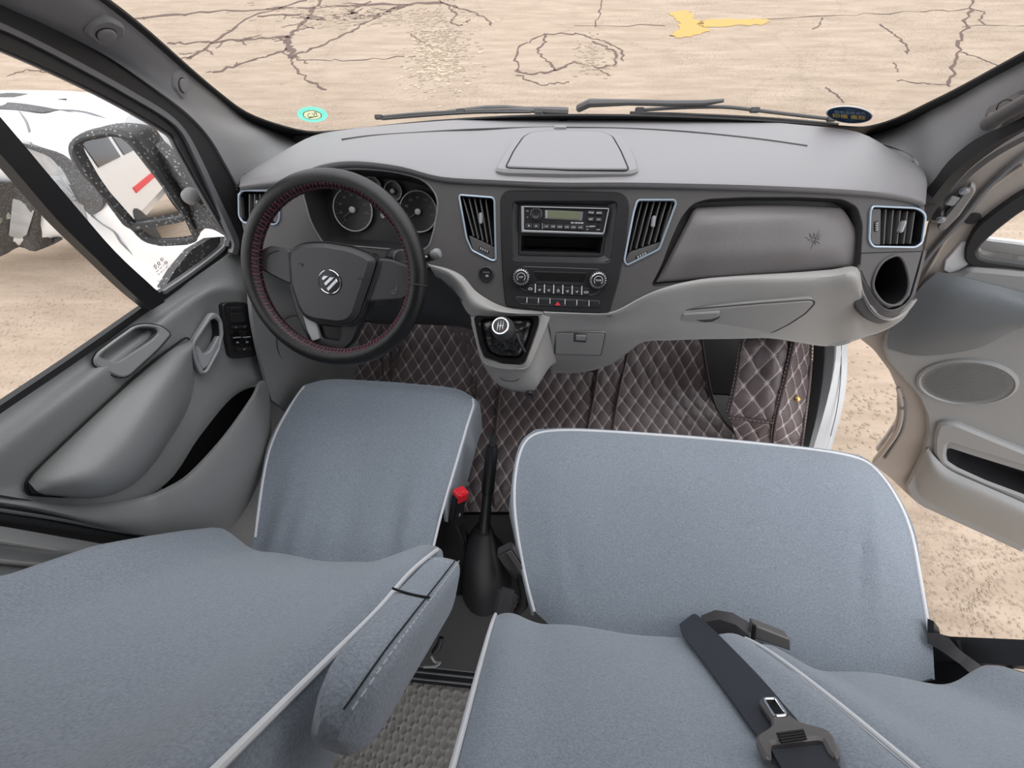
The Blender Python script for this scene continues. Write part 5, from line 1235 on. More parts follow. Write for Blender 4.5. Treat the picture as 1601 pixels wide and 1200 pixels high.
# perforated grille as small dents on a shallow dome, hole shade put into the colour
HOL = []
def grille():
    n = 36; g = []; v = []; f = []; idx = {}
    for i in range(-n, n+1):
        for j in range(-n, n+1):
            x, y = i*r*.96/n, j*r*.96/n; d2 = (x*x+y*y)/(r*r*.925)
            if d2 > 1: continue
            h = .004+.007*(1-d2) - .004*(1 if (i % 2 and j % 2) else 0); HOL.append((1 if (i % 2 and j % 2) else 0, 0)) 
            if x*x+y*y < .0000: h += .002
            idx[(i, j)] = len(v); v.append(fsk.p(sc_.x+x, sc_.y+y, h))
    for (i, j), k in idx.items():
        q = [(i, j), (i+1, j), (i+1, j+1), (i, j+1)]
        if all(a in idx for a in q): f.append(tuple(idx[a] for a in q))
    return v, f
M_MESH = mat('speaker_mesh_grey', (.2, .195, .19), .5); relief_shading(M_MESH)
for n_ in M_MESH.node_tree.nodes:
    if n_.type == 'MIX': n_.inputs['A'].default_value = (.24, .235, .225, 1); n_.inputs['B'].default_value = (.025, .025, .025, 1)
gg = grille()
mk('speaker_grille', *gg, M_MESH, pd, smooth=20, uv=HOL)
# pocket: lip, dark well and outer wall
lipo = [(1466,664),(1478,661),(1495,663),(1560,690),(1690,742),(1690,832),(1597,786),(1530,756),(1485,736),(1468,724),(1460,709),(1460,685)]
lo_, ho_ = rnd([ruv(q) for q in lipo], .012), rnd([ruv(q) for q in hole], .008)
PL['R6'] = (PL['R'][0]+PL['R'][1]*.05, PL['R'][1])
fr6 = pf('R', off=.03)
lo_ = rnd(px2(fr6, lipo, 'R', .04), .014); ho_ = rnd(px2(fr6, hole, 'R', .04), .008)
mk('pocket_lip', *plate(fr6, lo_, [ho_], .012, .012, .008), M_DOOR, pd)
mk('pocket_well', *well(fr6, ho_, .075, .006, .004), M_BLK, pd)
pw2 = [[(1452,700,'R',.03),(1463,715,'R',.042),(1486,735,'R',.048),(1530,755,'R',.05),(1601,786,'R',.05),(1660,815,'R',.05)],
       [(1446,706,'R',.035),(1458,730,'R',.06),(1484,752,'R',.068),(1530,772,'R',.07),(1601,803,'R',.07),(1660,832,'R',.07)],
       [(1436,725,'R',.032),(1448,748,'R',.05),(1480,772,'R',.058),(1528,794,'R',.06),(1601,828,'R',.06),(1660,856,'R',.06)],
       [(1428,750,'R',.02),(1440,776,'R',.025),(1478,797,'R',.028),(1525,818,'R',.028),(1601,853,'R',.028),(1660,880,'R',.028)]]
net('pocket_wall', pw2, M_DOOR, pd, nu=4, nv=4, t=.006)
# lower edge: rubber and a drain plug
rb([(1404,606),(1410,632),(1408,660),(1398,684),(1372,718)], .006, .006, M_METAL, 'edge_fold'); rb([(1412,622),(1415,645),(1409,676),(1384,716)], .004, .0035, M_STRIP, 'edge_fold')
q = W((1411,636,'R',.006)); mk('edge_bolt', *lathe(at(q, PL['R'][1]), [(.009,0),(.008,.006),(.001,.007)], 12), M_STRIP, pd)
q = W((1520.5,341,'R',.002)); mk('rubber_plug', *lathe(at(q, PL['R'][1]), [(.0135,0),(.013,.003),(.009,.004),(.001,.003)], 24), M_RUB, pd)
# check strap / hinge bracket
PL['hg'] = (W((1497,320,'R',.012)), PL['R'][1]); fhg = pf('hg')
hb = rnd(px2(fhg, [(1518,284),(1525,288),(1526,297),(1500,335),(1478,357),(1469,359),(1465,352),(1474,341),(1498,310)], 'hg'), .004)
hg = mk('hinge_bracket', *plate(fhg, hb, (), .008, .004, .003), mat('bracket_grey', (.27, .26, .25), .4), pd)
for x, y in ((1508,298),(1471,343)):
    c = fhg.uv(W((x, y, 'hg', .008))); mk('bolt', *lathe(fhg, [(.0085,.007),(.0085,.010),(.0055,.0105),(.0055,.015),(.0005,.0155)], 12, c.x, c.y), M_SILV, hg)
mk('bracket_slot', *tube([W((1478,333,'hg',.009)), W((1488,320,'hg',.009))], .0035, 6), M_DEEP, hg); mk('bracket_slot', *tube([W((1494,312,'hg',.009)), W((1501,305,'hg',.009))], .003, 6), M_DEEP, hg)
mk('bracket_arm', *box(at(W((1489,314,'hg',.012)), PL['R'][1], W((1495,308,'hg',0))-W((1483,322,'hg',0))), 0, 0, 0, .016, .02, .008, .002), M_GRYB, hg)
# body side seal behind the pillar trim
strip('trim_13', [W((*q, 'V', .02)) for q in [(1455,306),(1477,284),(1507,247),(1552,211),(1603,186),(1690,145)]], [W((*q, 'V', .015)) for q in [(1452,345),(1478,308),(1512,268),(1556,233),(1605,203),(1692,160)]], M_RUB, t=.03, kind='structure')
strip('trim_14', [W((*q, 'V', -.01)) for q in [(1455,344),(1463,324),(1474,306),(1509,266),(1552,231),(1602,201),(1690,158)]], [W((*q, 'V', -.02)) for q in [(1458,349),(1468,330),(1479,313),(1514,273),(1557,238),(1606,208),(1692,166)]], M_STRIP, t=.02, kind='structure')
# grab handle foot on the pillar
RRr = [ro, rm1, rm2, ri_]; c, n = surf_at(1586, 160, RRr); gh = thing('grab_handle', 'grey grab handle foot on the passenger windscreen pillar', 'handle', c)
f_ = Fr(c, n, Vector((0,-.5,.8)))
g1 = [FR for _ in ()]
mk('foot', *plate(f_, rnd([Vector(q) for q in ((-.016,-.03),(.014,-.034),(.03,-.01),(.03,.03),(.012,.045),(-.012,.03))], .01), (), .022, .004, .012), M_FACE2, gh)
mk('cap_gap', *tube([f_.p(.002+.013*math.cos(a), .018+.016*math.sin(a), .0225) for a in [6.283*i/24 for i in range(24)]], .0009, 5, True), M_SEAM, gh)
a = f_.p(.012, -.005, .018); mk('grip', *tube([a, a+f_.n*.02+f_.y*.01, a+f_.n*.035+f_.y*.06, a+f_.n*.036+f_.y*.2, a+f_.n*.02+f_.y*.27], [.012,.013,.012,.012,.012], 12), M_FACE2, gh)
mk('grip_ring', *tube([f_.p(.012+.0135*math.cos(a_), -.004+.0135*math.sin(a_), .026) for a_ in [6.283*i/20 for i in range(20)]], .0018, 5, True), M_GRYB, gh)

# ================================================================== DOOR MIRROR
mn = Vector((.285, -.93, .18)).normalized(); mc = W((212,285,'x',-1.10)); PL['M'] = (mc, mn); fm = pf('M')
mir = thing('side_mirror', 'dusty black door mirror with upper and lower glass outside the driver window', 'mirror', mc)
mo = spline(px2(fm, [(108,228),(119,213),(149,203),(182,200.5),(207,208),(222,225),(254,269),(288,322),(306,358),(310,371),(297,378),(250,382),(222,374),(198,347),(160,305),(128,272),(112,247)], 'M'), 3, True)
gm = rnd(px2(fm, [(127,227),(135,220),(177,212),(193,216),(205,228),(245,279),(286,335),(284,338),(208,350),(201,346),(152,277),(130,238)], 'M'), .008)
gl_ = rnd(px2(fm, [(212,353),(292,342),(304,361),(305,369),(292,374),(250,376),(233,370)], 'M'), .010)
mk('housing', *plate(fm, mo, [gm, gl_], .014, .02, .010), M_DUSTY, mir)
li0 = inset(mo if area(mo) > 0 else mo[::-1], .004); N = len(li0); cx = sum((q.x for q in li0))/N; cy = sum((q.y for q in li0))/N
v = []; f = []
for k, (s, h, dx) in enumerate(((1, -.018, 0), (1.0, -.05, .01), (.9, -.085, .02), (.6, -.11, .03))): v += [fm.p(cx+(q.x-cx)*s+dx, cy+(q.y-cy)*s, h) for q in li0]
for k in range(3): f += [(k*N+i, k*N+(i+1) % N, (k+1)*N+(i+1) % N, (k+1)*N+i) for i in range(N)]
f.append(tuple(3*N+i for i in range(N))); mk('housing_back', v, f, M_DUSTY, mir)
mk('upper_glass', *plate(fm, inset(gm, -.002) if area(gm) > 0 else inset(gm[::-1], -.002), (), -.002, .006, 0), M_MIRR, mir, smooth=0)
mk('lower_glass', *plate(fm, inset(gl_, -.002) if area(gl_) > 0 else inset(gl_[::-1], -.002), (), -.002, .006, 0), M_MIRR, mir, smooth=0)
arm = [[(212,210,'x',-1.08),(236,222,'x',-1.05),(262,250,'x',-1.0)],[(245,255,'x',-1.08),(275,282,'x',-1.02),(298,300,'x',-.95)],[(280,305,'x',-1.06),(312,325,'x',-.98),(330,340,'x',-.91)],[(304,358,'x',-1.04),(330,358,'x',-.96),(352,369,'x',-.90)]]
net('mirror_arm', arm, M_DUSTY, mir, nu=4, nv=4, t=.03)
mk('arm_foot', *thick([[W((a, b, 'x', -.895)) for a, b in l] for l in ([(354,370),(330,372),(300,390),(275,420),(258,448)], [(356,376),(348,386),(315,412),(285,434),(260,450)])], .02), M_DUSTY, mir)
q = W((300,305,'x',-.93)); mk('arm_cap', *lathe(at(q, Vector((.8,-.3,.5))), [(.019,-.02),(.018,.004),(.011,.010),(.001,.011)], 20), M_STRIP, mir)  # cap in grey, the bluish reflection on it put into the colour

# ================================================================== NEIGHBOURING VAN
nb = thing('parked_van', 'white van parked beside the driver door with dusty dark grille and lamp', 'van', (-2.9, 2.2, GZ))
nbr = [[(-90,143,'z',.05),(0,141,'z',.05),(60,141,'z',.05),(130,144,'z',.05),(230,158,'z',.05),(330,210,'z',.05),(440,300,'z',.0)],
       [(-90,190,'z',.28),(0,192,'z',.28),(60,200,'z',.27),(130,220,'z',.25),(215,255,'z',.22),(300,300,'z',.18),(390,360,'z',.1)],
       [(-90,255,'z',.16),(0,245,'z',.16),(60,250,'z',.15),(125,285,'z',.12),(185,325,'z',.08),(260,375,'z',.03),(345,415,'z',-.03)],
       [(-90,330,'z',-.15),(0,320,'z',-.15),(60,318,'z',-.15),(115,338,'z',-.17),(165,372,'z',-.2),(230,420,'z',-.22),(310,455,'z',-.26)],
       [(-90,396,'z',-.5),(0,386,'z',-.5),(57,380,'z',-.5),(98,370,'z',-.42),(145,408,'z',-.46),(205,455,'z',-.48),(280,500,'z',-.5)],
       [(-90,388,'z',-.6),(0,380,'z',-.6),(57,374,'z',-.6),(98,366,'z',-.6),(145,402,'z',-.6),(205,448,'z',-.6),(280,492,'z',-.6)]]
body = net('body', nbr, M_WHITE, nb, nu=6, nv=5, t=.05)
NBG = grid_net([[W(q) for q in r] for r in nbr], 8, 8)
def onbody(px, py, h=.006):
    d = ray(px, py).normalized(); best = None
    for r in NBG:
        for q in r:
            e = ((q-CAM)-d*(q-CAM).dot(d)).length
            if best is None or e < best[0]: best = (e, (q-CAM).dot(d))
    return CAM + d*(best[1]-h)
def patch(name, A, B, m, t=.01, h=.02, n=3, **k):
    a, b = [onbody(*q, h) for q in A], [onbody(*q, h) for q in B]; a, b = spline(a, n), spline(b, n); c_ = [x.lerp(y, .5) - ((x.lerp(y, .5)-CAM).normalized())*.006 for x, y in zip(a, b)]
    return mk(name, *thick([a, c_, b], t), m, nb, **k)
patch('grille_slot', [(-30,149),(0,146),(20,145),(60,148),(104,153)], [(-30,152),(0,151),(30,153),(70,157),(103,154)], M_DUSTY)
patch('grille_slot', [(-30,164),(0,160),(30,161),(70,167),(92,171.5)], [(-30,168),(0,169),(30,172),(65,175),(91,173)], M_DUSTY)
patch('headlamp', [(30,228),(55,232),(75,240),(92,258),(108,285),(130,320)], [(5,240),(35,262),(60,285),(85,310),(105,330),(135,345)], M_LAMP, label='clear headlamp lens')
patch('lamp_surround', [(28,222),(62,230),(96,242),(128,270),(150,296),(160,312),(158,325),(143,336)], [(30,227),(58,237),(78,246),(94,264),(108,290),(120,312),(130,325),(139,335)], M_DUSTY, h=.035)
q = onbody(97, 296, .05); em_ = mk('lamp_badge', *lathe(at(q, (CAM-q).normalized()), [(.07,0),(.065,.02),(.001,.03)], 20), M_LAMP, nb)
for k in range(4): mk('badge_rib', *box(at(q, (CAM-q).normalized(), (-.3,.2,.8)), (k-1.5)*.026, 0, .028, .012, .09, .01, .002), M_SILV, em_)
patch('lower_bumper', [(-60,285),(0,285),(30,290),(60,320),(92,366)], [(-60,410),(0,401),(30,386),(56,393),(96,372)], M_DUSTY, h=.05)
patch('bumper_panel', [(20,310),(36,316),(53,330)], [(14,368),(30,373),(42,366)], M_LAMP, h=.06)
patch('fog_lamp', [(0,325),(10,328),(18,338)], [(-2,352),(6,345),(12,340)], mat('fog_lamp_green_grey', (.22,.25,.2), .15), h=.06)
for l in ([(92,172),(118,173),(145,178),(175,190),(200,203)], [(30,174),(40,188),(46,205),(50,226)], [(50,226),(78,236),(100,248),(118,262)], [(143,337),(160,350),(178,362),(190,380),(210,399),(240,430),(258,447)]):
    mk('body_seam', *tube(spline([onbody(*q, .004) for q in l], 3), .006, 6), M_STRIP, nb)
ql = onbody(252, 222, .03); mk('far_lamp', *lathe(at(ql, (.4,-.7,.6), (0,1,0)), [(.16,0),(.15,.05),(.09,.09),(.001,.1)], 24), M_LAMP, nb)
# vans further back, seen in the door mirror
def backvan(x, y, lab, kind):
    b = thing('parked_van', lab, 'van', (x, y, GZ), 'parked vans behind')
    mb = MB(); f_ = at((x, y, GZ), (0,0,1), (0,1,0))
    mb.add(box(f_, 0, 0, 1.15, 1.8, 4.8, 1.5, .18)); mb.mk('body', M_WHITE, b)
    for s in (-1, 1):
        for yy in (-1.6, 1.6): mk('wheel', *lathe(at((x+s*.82, y+yy, GZ+.33), (s,0,0)), [(.33,-.1),(.33,.09),(.2,.1),(.01,.1)], 20), M_RUB, b)
        for yy in (-1.3, 0, 1.3): mk('side_window', *box(at((x+s*.9, y+yy, GZ+1.45), (s,0,0)), 0, 0, 0, 1.1, .55, .02, .005), M_DISP, b)
    mk('windscreen', *box(at((x, y+2.38, GZ+1.45), (0,1,0)), 0, 0, 0, 1.5, .55, .06, .005), M_DISP, b)
    for s in (-.6, .6): mk('front_lamp', *box(at((x+s, y+2.41, GZ+.85), (0,1,0)), 0, 0, 0, .3, .18, .05, .01), M_LAMP, b)
    mk('red_strip', *box(at((x+.905, y, GZ+.8), (1,0,0)), 0, 0, 0, 2.2, .07, .012, .003), M_RED, b)
backvan(-3.6, -6.5, 'white van with red side strip parked furthest back, seen in the door mirror', 0)
backvan(-5.6, -12.5, 'white van behind the others, small in the door mirror', 1)

# ================================================================== WIPERS, STICKERS
def wiper(lab, arm_, blade, frame_):
    t_ = thing('wiper', lab, 'wiper', W((*arm_[0], 'S', -.02)), 'windscreen wipers')
    p = [W((a, b, 'S', -.03)) for a, b in arm_]; mk('arm', *tube(p, [.010,.010]+[.007]*(len(p)-3)+[.004], 8), M_FACE2, t_)
    p = spline([W((a, b, 'S', -.012)) for a, b in blade], 4); mk('blade', *tube(p, .0035, 6), M_FACE, t_)
    p = spline([W((a, b, 'S', -.024)) for a, b in frame_], 4); mk('blade_frame', *tube(p, .0045, 8), M_FACE2, t_)
    for k in (0, len(frame_)//2, -1):
        q = W((*frame_[k], 'S', -.022)); mk('joint', *box(at(q, PL['S'][1]), 0, 0, 0, .024, .010, .012, .002), M_FACE, t_)
    return t_
wiper('grey windscreen wiper lying along the left half of the glass', [(888,174),(862,173),(820,171),(790,168.5),(760,169),(700,174)], [(598,186),(660,181),(740,176),(830,175)], [(592,183),(650,178),(720,174),(800,171.5),(842,174)])
wiper('grey windscreen wiper with long blade along the right half of the glass', [(905,169),(922,161),(985,160),(1048,161.5),(1100,161),(1132,157)], [(985,176),(1060,178),(1150,182),(1240,188),(1310,194)], [(1000,172),(1065,168),(1130,167),(1180,172),(1230,178),(1300,186)])
def disc(fr_, c, rx, ry, h, n=48): return [fr_.p(c.x+rx*math.cos(6.28318*i/n), c.y+ry*math.sin(6.28318*i/n), h) for i in range(n)]
def stick(l, r, t_, b_):
    """frame of an oval sticker: x and y reach from its centre to its rim"""
    q = WW([l, r, t_, b_], 'S', .004); f_ = Fr((q[0]+q[1]+q[2]+q[3])/4, PL['S'][1]); f_.x = (q[1]-q[0])/2; f_.y = (q[2]-q[3])/2; return f_
def ell(fr_, rx, ry, h): 
    v = [fr_.p(rx*math.cos(6.28318*i/48), ry*math.sin(6.28318*i/48), h) for i in range(48)]; n = 48
    return v+[q-fr_.n*.0004 for q in v], [tuple(range(n)), tuple(range(2*n-1, n-1, -1))]+[(i, i+n, (i+1) % n+n, (i+1) % n) for i in range(n)]
def stxt(fr_, t_, x, y, sz, h, m, par, rot=0, flip=False, kx=.5):
    """lettering; kx squeezes x because the oval is wider than high"""
    g_ = Fr(fr_.p(x, y), fr_.n); g_.x = fr_.x*kx; g_.y = fr_.y
    return mk('lettering', *text(g_, t_, 0, 0, sz, h, flip=flip, rot=rot), m, par, smooth=0)
fst = stick((464,178.7), (511.5,180), (487.5,167), (490,191))
s1 = tag(mk('windscreen_sticker', [fst.p(k*math.cos(6.28318*i/48), k*math.sin(6.28318*i/48)) for k in (1, .59) for i in range(48)], [(i, (i+1) % 48, (i+1) % 48+48, i+48) for i in range(48)], M_TEAL, smooth=0), 'round green sticker in the lower left corner of the windscreen', 'sticker')
mk('sticker_centre', *ell(fst, .60, .58, .0006), M_CREAM, s1, smooth=0)
mb = MB()
for i in range(30):
    a = 6.283*i/30; mb.add(plate(fst, [Vector((.60*math.cos(a)+.03*math.cos(b_), .58*math.sin(a)+.05*math.sin(b_))) for b_ in [6.283*k/6 for k in range(6)]], (), .0012, 0, 0))
mb.mk('print_ring', M_DKGRN, s1, kind='stuff', smooth=0)
stxt(fst, 'C.VF', .02, .08, .74, .0014, M_DKGRN, s1, rot=.30)
mk('lettering', *plate(fst, [Vector(q) for q in ((-.28,-.42),(.36,-.12),(.36,-.06),(-.28,-.36))], (), .0014, 0, 0), M_DKGRN, s1, smooth=0)
for k in range(8):
    a = R_(158-19.4*k); stxt(fst, '绿色环保机动车标'[k], .80*math.cos(a), .79*math.sin(a), .26, .0010, M_CREAM, s1, rot=a-math.pi/2, flip=True)
fst = stick((1293,178.4), (1364,181.5), (1325,166), (1330,191.8))
s2 = tag(mk('windscreen_sticker', *ell(fst, 1, 1, 0), M_NAVY, smooth=0), 'oval navy sticker with yellow characters in the lower right corner of the windscreen', 'sticker')
mk('sticker_edge', *tube([fst.p(math.cos(6.28318*i/48), math.sin(6.28318*i/48), 0) for i in range(48)], .0013, 5, True), M_WHT, s2)
stxt(fst, '印檀 盎踪', -.02, -.20, .56, .0010, M_YEL, s2, rot=-.06, kx=.62)
stxt(fst, '汽车用品商城', .05, .30, .36, .0010, M_LBLUE, s2, rot=-.04, flip=True, kx=.62)
stxt(fst, '一二三十一', .1, .66, .2, .0010, M_LBLUE, s2, kx=.5); stxt(fst, '一二三十一', 0, -.66, .2, .0010, M_LBLUE, s2, kx=.5)

# ================================================================== SEATS
def skirt(name, loop, drop, m, parent, out=0, t=.006, rows=3):
    """side of a cushion hanging from its edge line"""
    cx = sum((q for q in loop), Vector())/len(loop); R = []
    for k in range(rows+1):
        s = k/rows; R.append([q + Vector((q.x-cx.x, q.y-cx.y, 0)).normalized()*(out*math.sin(math.pi*min(1, s*1.2))) - Vector((0,0,drop*s)) for q in loop])
    return mk(name, *thick(R, t), m, parent)
def folds(amp, freq, y0, y1, sd):
    def fn(g):
        for r in g:
            for q in r:
                w_ = max(0, min(1, (y0-q.y)/(y0-y1))) if y0 != y1 else 1
                q.z += amp*w_*w_*(math.sin(q.x*freq+sd+2*math.sin(q.x*freq*.37)) + .5*math.sin(q.x*freq*2.3+sd*2)) + .003*mnoise.noise(Vector((q.x*7, q.y*7, sd)))
        return g
    return fn
ds_ = thing('driver_seat', 'driver seat in a blue grey fleece cover with white piping and armrest', 'seat', (-.48, .25, 0))
dc = [[(476,604,'z',.40),(516,595.5,'z',.405),(583,598,'z',.405),(650,603,'z',.405),(710,609.5,'z',.405),(739,624,'z',.40)],
      [(464,620,'z',.412),(512,610,'z',.42),(583,611,'z',.42),(652,615,'z',.42),(710,622,'z',.42),(741,634,'z',.41)],
      [(444,652,'z',.41),(505,650,'z',.425),(580,650,'z',.422),(650,654,'z',.422),(703,655,'z',.425),(733,655,'z',.41)],
      [(423,694,'z',.405),(485,705,'z',.42),(565,708,'z',.412),(640,710,'z',.412),(688,708,'z',.42),(720,702,'z',.405)],
      [(411,752,'z',.40),(470,765,'z',.412),(545,772,'z',.402),(620,772,'z',.402),(668,766,'z',.412),(704,755,'z',.398)],
      [(403,810,'z',.395),(460,828,'z',.405),(540,838,'z',.397),(620,838,'z',.397),(658,826,'z',.405),(690,803,'z',.39)],
      [(396,870,'z',.39),(452,895,'z',.40),(540,905,'z',.39),(620,905,'z',.39),(652,888,'z',.40),(676,862,'z',.385)]]
net('cushion', dc, M_FAB, ds_, nu=8, nv=8, t=.02, disp=folds(.007, 42, .40, .12, 1))
G = grid_net([[W(q) for q in r] for r in dc], 6, 6)
def piping(name, p, par, r=.0033):
    p = [q.copy() for q in p]
    for _ in range(14): p = [p[0]]+[(a+b*2+c_)/4 for a, b, c_ in zip(p, p[1:], p[2:])]+[p[-1]]
    return mk(name, *tube([q+Vector((0,0,.001)) for q in p], r, 8), M_PIPE, par)
Lc = [r[0] for r in G]; Rc = [r[-1] for r in G]; Fc = G[0]
piping('piping', list(reversed(Lc[:34])), ds_); piping('piping', Rc, ds_)
skirt('cushion_side', Rc[:30], .17, M_FAB, ds_, out=.022); skirt('cushion_side', Lc, .17, M_FAB, ds_, out=.012); skirt('cushion_side', Fc, .15, M_FAB, ds_, out=.012)
mk('seat_base', *box(at((-.50,.28,.11), (0,0,1), (0,1,0)), 0, 0, 0, .36, .36, .22, .02), M_SEATU, ds_)
for x in (-.66, -.34): mk('seat_rail', *box(at((x,.22,.025), (0,0,1), (0,1,0)), 0, 0, 0, .035, .56, .03, .004), M_STRIP, ds_)
# backrest: a padded shape with raised sides
def lin(tab, z):
    for (a, u), (b, v_) in zip(tab, tab[1:]):
        if z <= b: t = (z-a)/(b-a); return u+(v_-u)*t
    (a, u), (b, v_) = tab[-2:]; return v_+(v_-u)/(b-a)*(z-b)
def backrest(x0, x1, edge, cen, z0, z1, bw, sideL, sideR, wob=0, nz=46, nx=54, depth=.13, swl=0):
    g = []
    for k in range(nz+1):
        z = z0+(z1-z0)*k/nz; ye, yc = lin(edge, z), lin(cen, z); r = []
        tuck = max(0, (min(z0, .40)+.09-z)/.09)**2*.10
        xs = []
        for i in range(nx+1):
            u = i/nx; x = x0+(x1-x0)*u; d = min(x-x0, x1-x); s = min(1, d/bw); s = s*s*(3-2*s)
            y = ye+(yc-ye)*s
            edge_r = max(0, 1-d/.05); y -= .016*edge_r**2
            y += -tuck + .0035*mnoise.noise(Vector((x*5, z*5, wob))) + (.004*math.sin(x*26+wob+z*3)*max(0, 1-(z-z0)/.35))
            r.append(Vector((x, y, z)))
        L = [Vector((x0+.0+a, r[0].y-b, z)) for a, b in ((.006, depth), (-.008, depth*.55), (-.006, .02))] if sideL else []
        Rr = [Vector((x1+a, r[-1].y-b, z)) for a, b in ((.006, .02), (.008, depth*.55), (-.006, depth))] if sideR else []
        g.append(L+r+Rr)
    top = g[-1]
    for a in (25, 50, 75, 90): g.append([q+Vector((0, -depth*.5*(1-math.cos(R_(a))), .045*math.sin(R_(a)))) for q in top])
    g.append([Vector((q.x, top[len(top)//2].y-depth, top[0].z+.02)) for q in top])
    return g
DE = [(.36,.115),(.50,.117),(.57,.098),(.65,.072),(.73,.045),(.82,-.003),(.89,-.026),(1.0,-.066),(1.1,-.102)]
DCN = [(.36,.056),(.50,.060),(.57,.048),(.65,.025),(.73,-.005),(.82,-.042),(.9,-.072),(1.0,-.106),(1.1,-.14)]
g = backrest(-.755, -.222, DE, DCN, .445, 1.16, .15, True, True, 3)
v, f = grid_faces(g); mk('backrest', v, f, M_FAB, ds_)
pr = [r[-4].copy() for r in g]; piping('piping', [q+Vector((.002,.004,0)) for q in pr[6:-5]], ds_, .0036)
mk('back_shell', *thick([[Vector((-.74, r[3].y-.128, r[0].z)), Vector((-.48, r[3].y-.15, r[0].z)), Vector((-.235, r[3].y-.128, r[0].z))] for r in g[:-5:6]], .01), M_FAB, ds_)
# armrest folded up along the backrest
A0, A1 = W((694,906,'x',-.160)), W((533,1118,'x',-.174)); ad = (A1-A0).normalized(); an = Vector((.12, .92, .35)); an = (an-ad*an.dot(ad)).normalized(); fa_ = Fr((A0+A1)/2, an, ad); L = (A1-A0).length
def armsec(w_, d_, l, nl=22):
    v = []; f = []; K = 28; rows = []
    for i in range(nl+1):
        t = i/nl; s = t*2-1; e = (1-max(0, abs(s)-.62)**2/.38**2*.98)**.5 if abs(s) > .62 else 1
        yy = s*l*.5; r = []
        for k in range(K):
            a = 6.28318*k/K; ca, sa = math.cos(a), math.sin(a); q = .45
            x = w_*.5*e**.6*math.copysign(abs(ca)**q, ca); z = d_*.5*(e if s > 0 else e**.5)*math.copysign(abs(sa)**q, sa)
            r.append(fa_.p(x, yy, z))
        rows.append(r)
    v = [q for r in rows for q in r]; f = [(i*K+k, i*K+(k+1) % K, (i+1)*K+(k+1) % K, (i+1)*K+k) for i in range(nl) for k in range(K)]
    f += [tuple(range(K-1, -1, -1)), tuple(nl*K+k for k in range(K))]
    return v, f
arm_ = mk('armrest', *armsec(.054, .076, L*1.12), M_FAB, ds_)
def arme(y): q = abs(y)/(L*.56); return (1-max(0, q-.62)**2/.38**2*.98)**.5 if q > .62 else 1
st_ = [fa_.p(-.0215*arme(y)**.6, y, .0388*(arme(y) if y > 0 else arme(y)**.5)-.0005) for y in [(-.53+1.075*k/60)*L for k in range(61)]]
mk('stitching', *dashes(st_, .0006, .006, .003), M_GROM, arm_, kind='stuff', smooth=0); mk('armrest_seam', *tube([q+fa_.x*.006 for q in st_], .0009, 6), M_SEAM, arm_)
mk('armrest_band', *tube([fa_.p(.026-.046*k/8, L*.02+.003*math.sin(math.pi*k/8), .0392) for k in range(9)], .0015, 6), M_SEAM, arm_); mk('armrest_band', *dashes([fa_.p(.024-.044*k/8, -L*.40, .037) for k in range(9)], .0005, .006, .003), M_GROM, arm_, smooth=0)
mk('hinge_cover', *box(at(A0+Vector((-.012,.012,-.045)), (0,.9,.4)), 0, 0, 0, .035, .03, .03, .006), M_BUCK, ds_)

be = thing('passenger_bench', 'double passenger bench seat in a blue grey fleece cover with white piping', 'seat', (.38, .2, 0))
bc = [[(838,674,'z',.40),(900,672,'z',.405),(1000,678,'z',.405),(1100,685.5,'z',.405),(1200,695,'z',.405),(1290,705,'z',.405),(1345,715,'z',.40)],
      [(818,692,'z',.408),(893,690,'z',.42),(1000,695,'z',.42),(1104,702,'z',.42),(1208,711,'z',.42),(1305,721,'z',.42),(1368,732,'z',.408)],
      [(807,730,'z',.41),(888,735,'z',.428),(1000,742,'z',.426),(1112,748,'z',.426),(1224,755,'z',.426),(1330,760,'z',.428),(1396,768,'z',.408)],
      [(803,785,'z',.405),(890,803,'z',.424),(1004,812,'z',.42),(1122,817,'z',.42),(1242,822,'z',.42),(1355,826,'z',.422),(1425,828,'z',.404)],
      [(811,848,'z',.40),(896,880,'z',.416),(1012,890,'z',.412),(1134,896,'z',.412),(1262,902,'z',.412),(1372,902,'z',.414),(1437,905,'z',.398)],
      [(822,905,'z',.395),(903,950,'z',.41),(1022,965,'z',.405),(1152,972,'z',.405),(1282,980,'z',.405),(1392,985,'z',.407),(1450,972,'z',.39)],
      [(835,955,'z',.385),(908,1012,'z',.40),(1032,1040,'z',.395),(1162,1050,'z',.395),(1302,1062,'z',.395),(1402,1072,'z',.40),(1456,1060,'z',.385)]]
def bench_fold(g):
    for r in g:
        for q in r:
            q.z += .003*mnoise.noise(Vector((q.x*6, q.y*6, 4)))
            for (x, y, l, sx1, dx, am) in ((.06,.10,.08,.010,.25,-.007), (.035,.12,.09,.014,.2,.005), (.70,.14,.13,.014,-.28,-.009), (.725,.16,.13,.015,-.25,.004), (.10,.05,.05,.006,.1,.004), (.55,.36,.06,.008,.6,-.003)):
                u = q.x-x-(q.y-y)*dx*-1; q.z += am*math.exp(-(u/sx1)**2-((q.y-y)/l)**2)
    return g
net('cushion', bc, M_FAB, be, nu=8, nv=8, t=.02, disp=bench_fold)
G = grid_net([[W(q) for q in r] for r in bc], 6, 6); Lc = [r[0] for r in G]; Rc = [r[-1] for r in G]; Fc = G[0]
piping('piping', list(reversed(Lc))+Fc[1:]+Rc[1:32], be, .0036)
skirt('cushion_side', Lc, .16, M_FAB, be, out=.008); skirt('cushion_side', Rc, .16, M_FAB, be, out=.014); skirt('cushion_side', Fc, .15, M_FAB, be, out=.012)
mk('edge_stitching', *dashes([q+Vector((.004,-.002,-.004)) for q in Rc[32:]], .0012, .006, .005), M_GROM, be, kind='stuff', smooth=0)
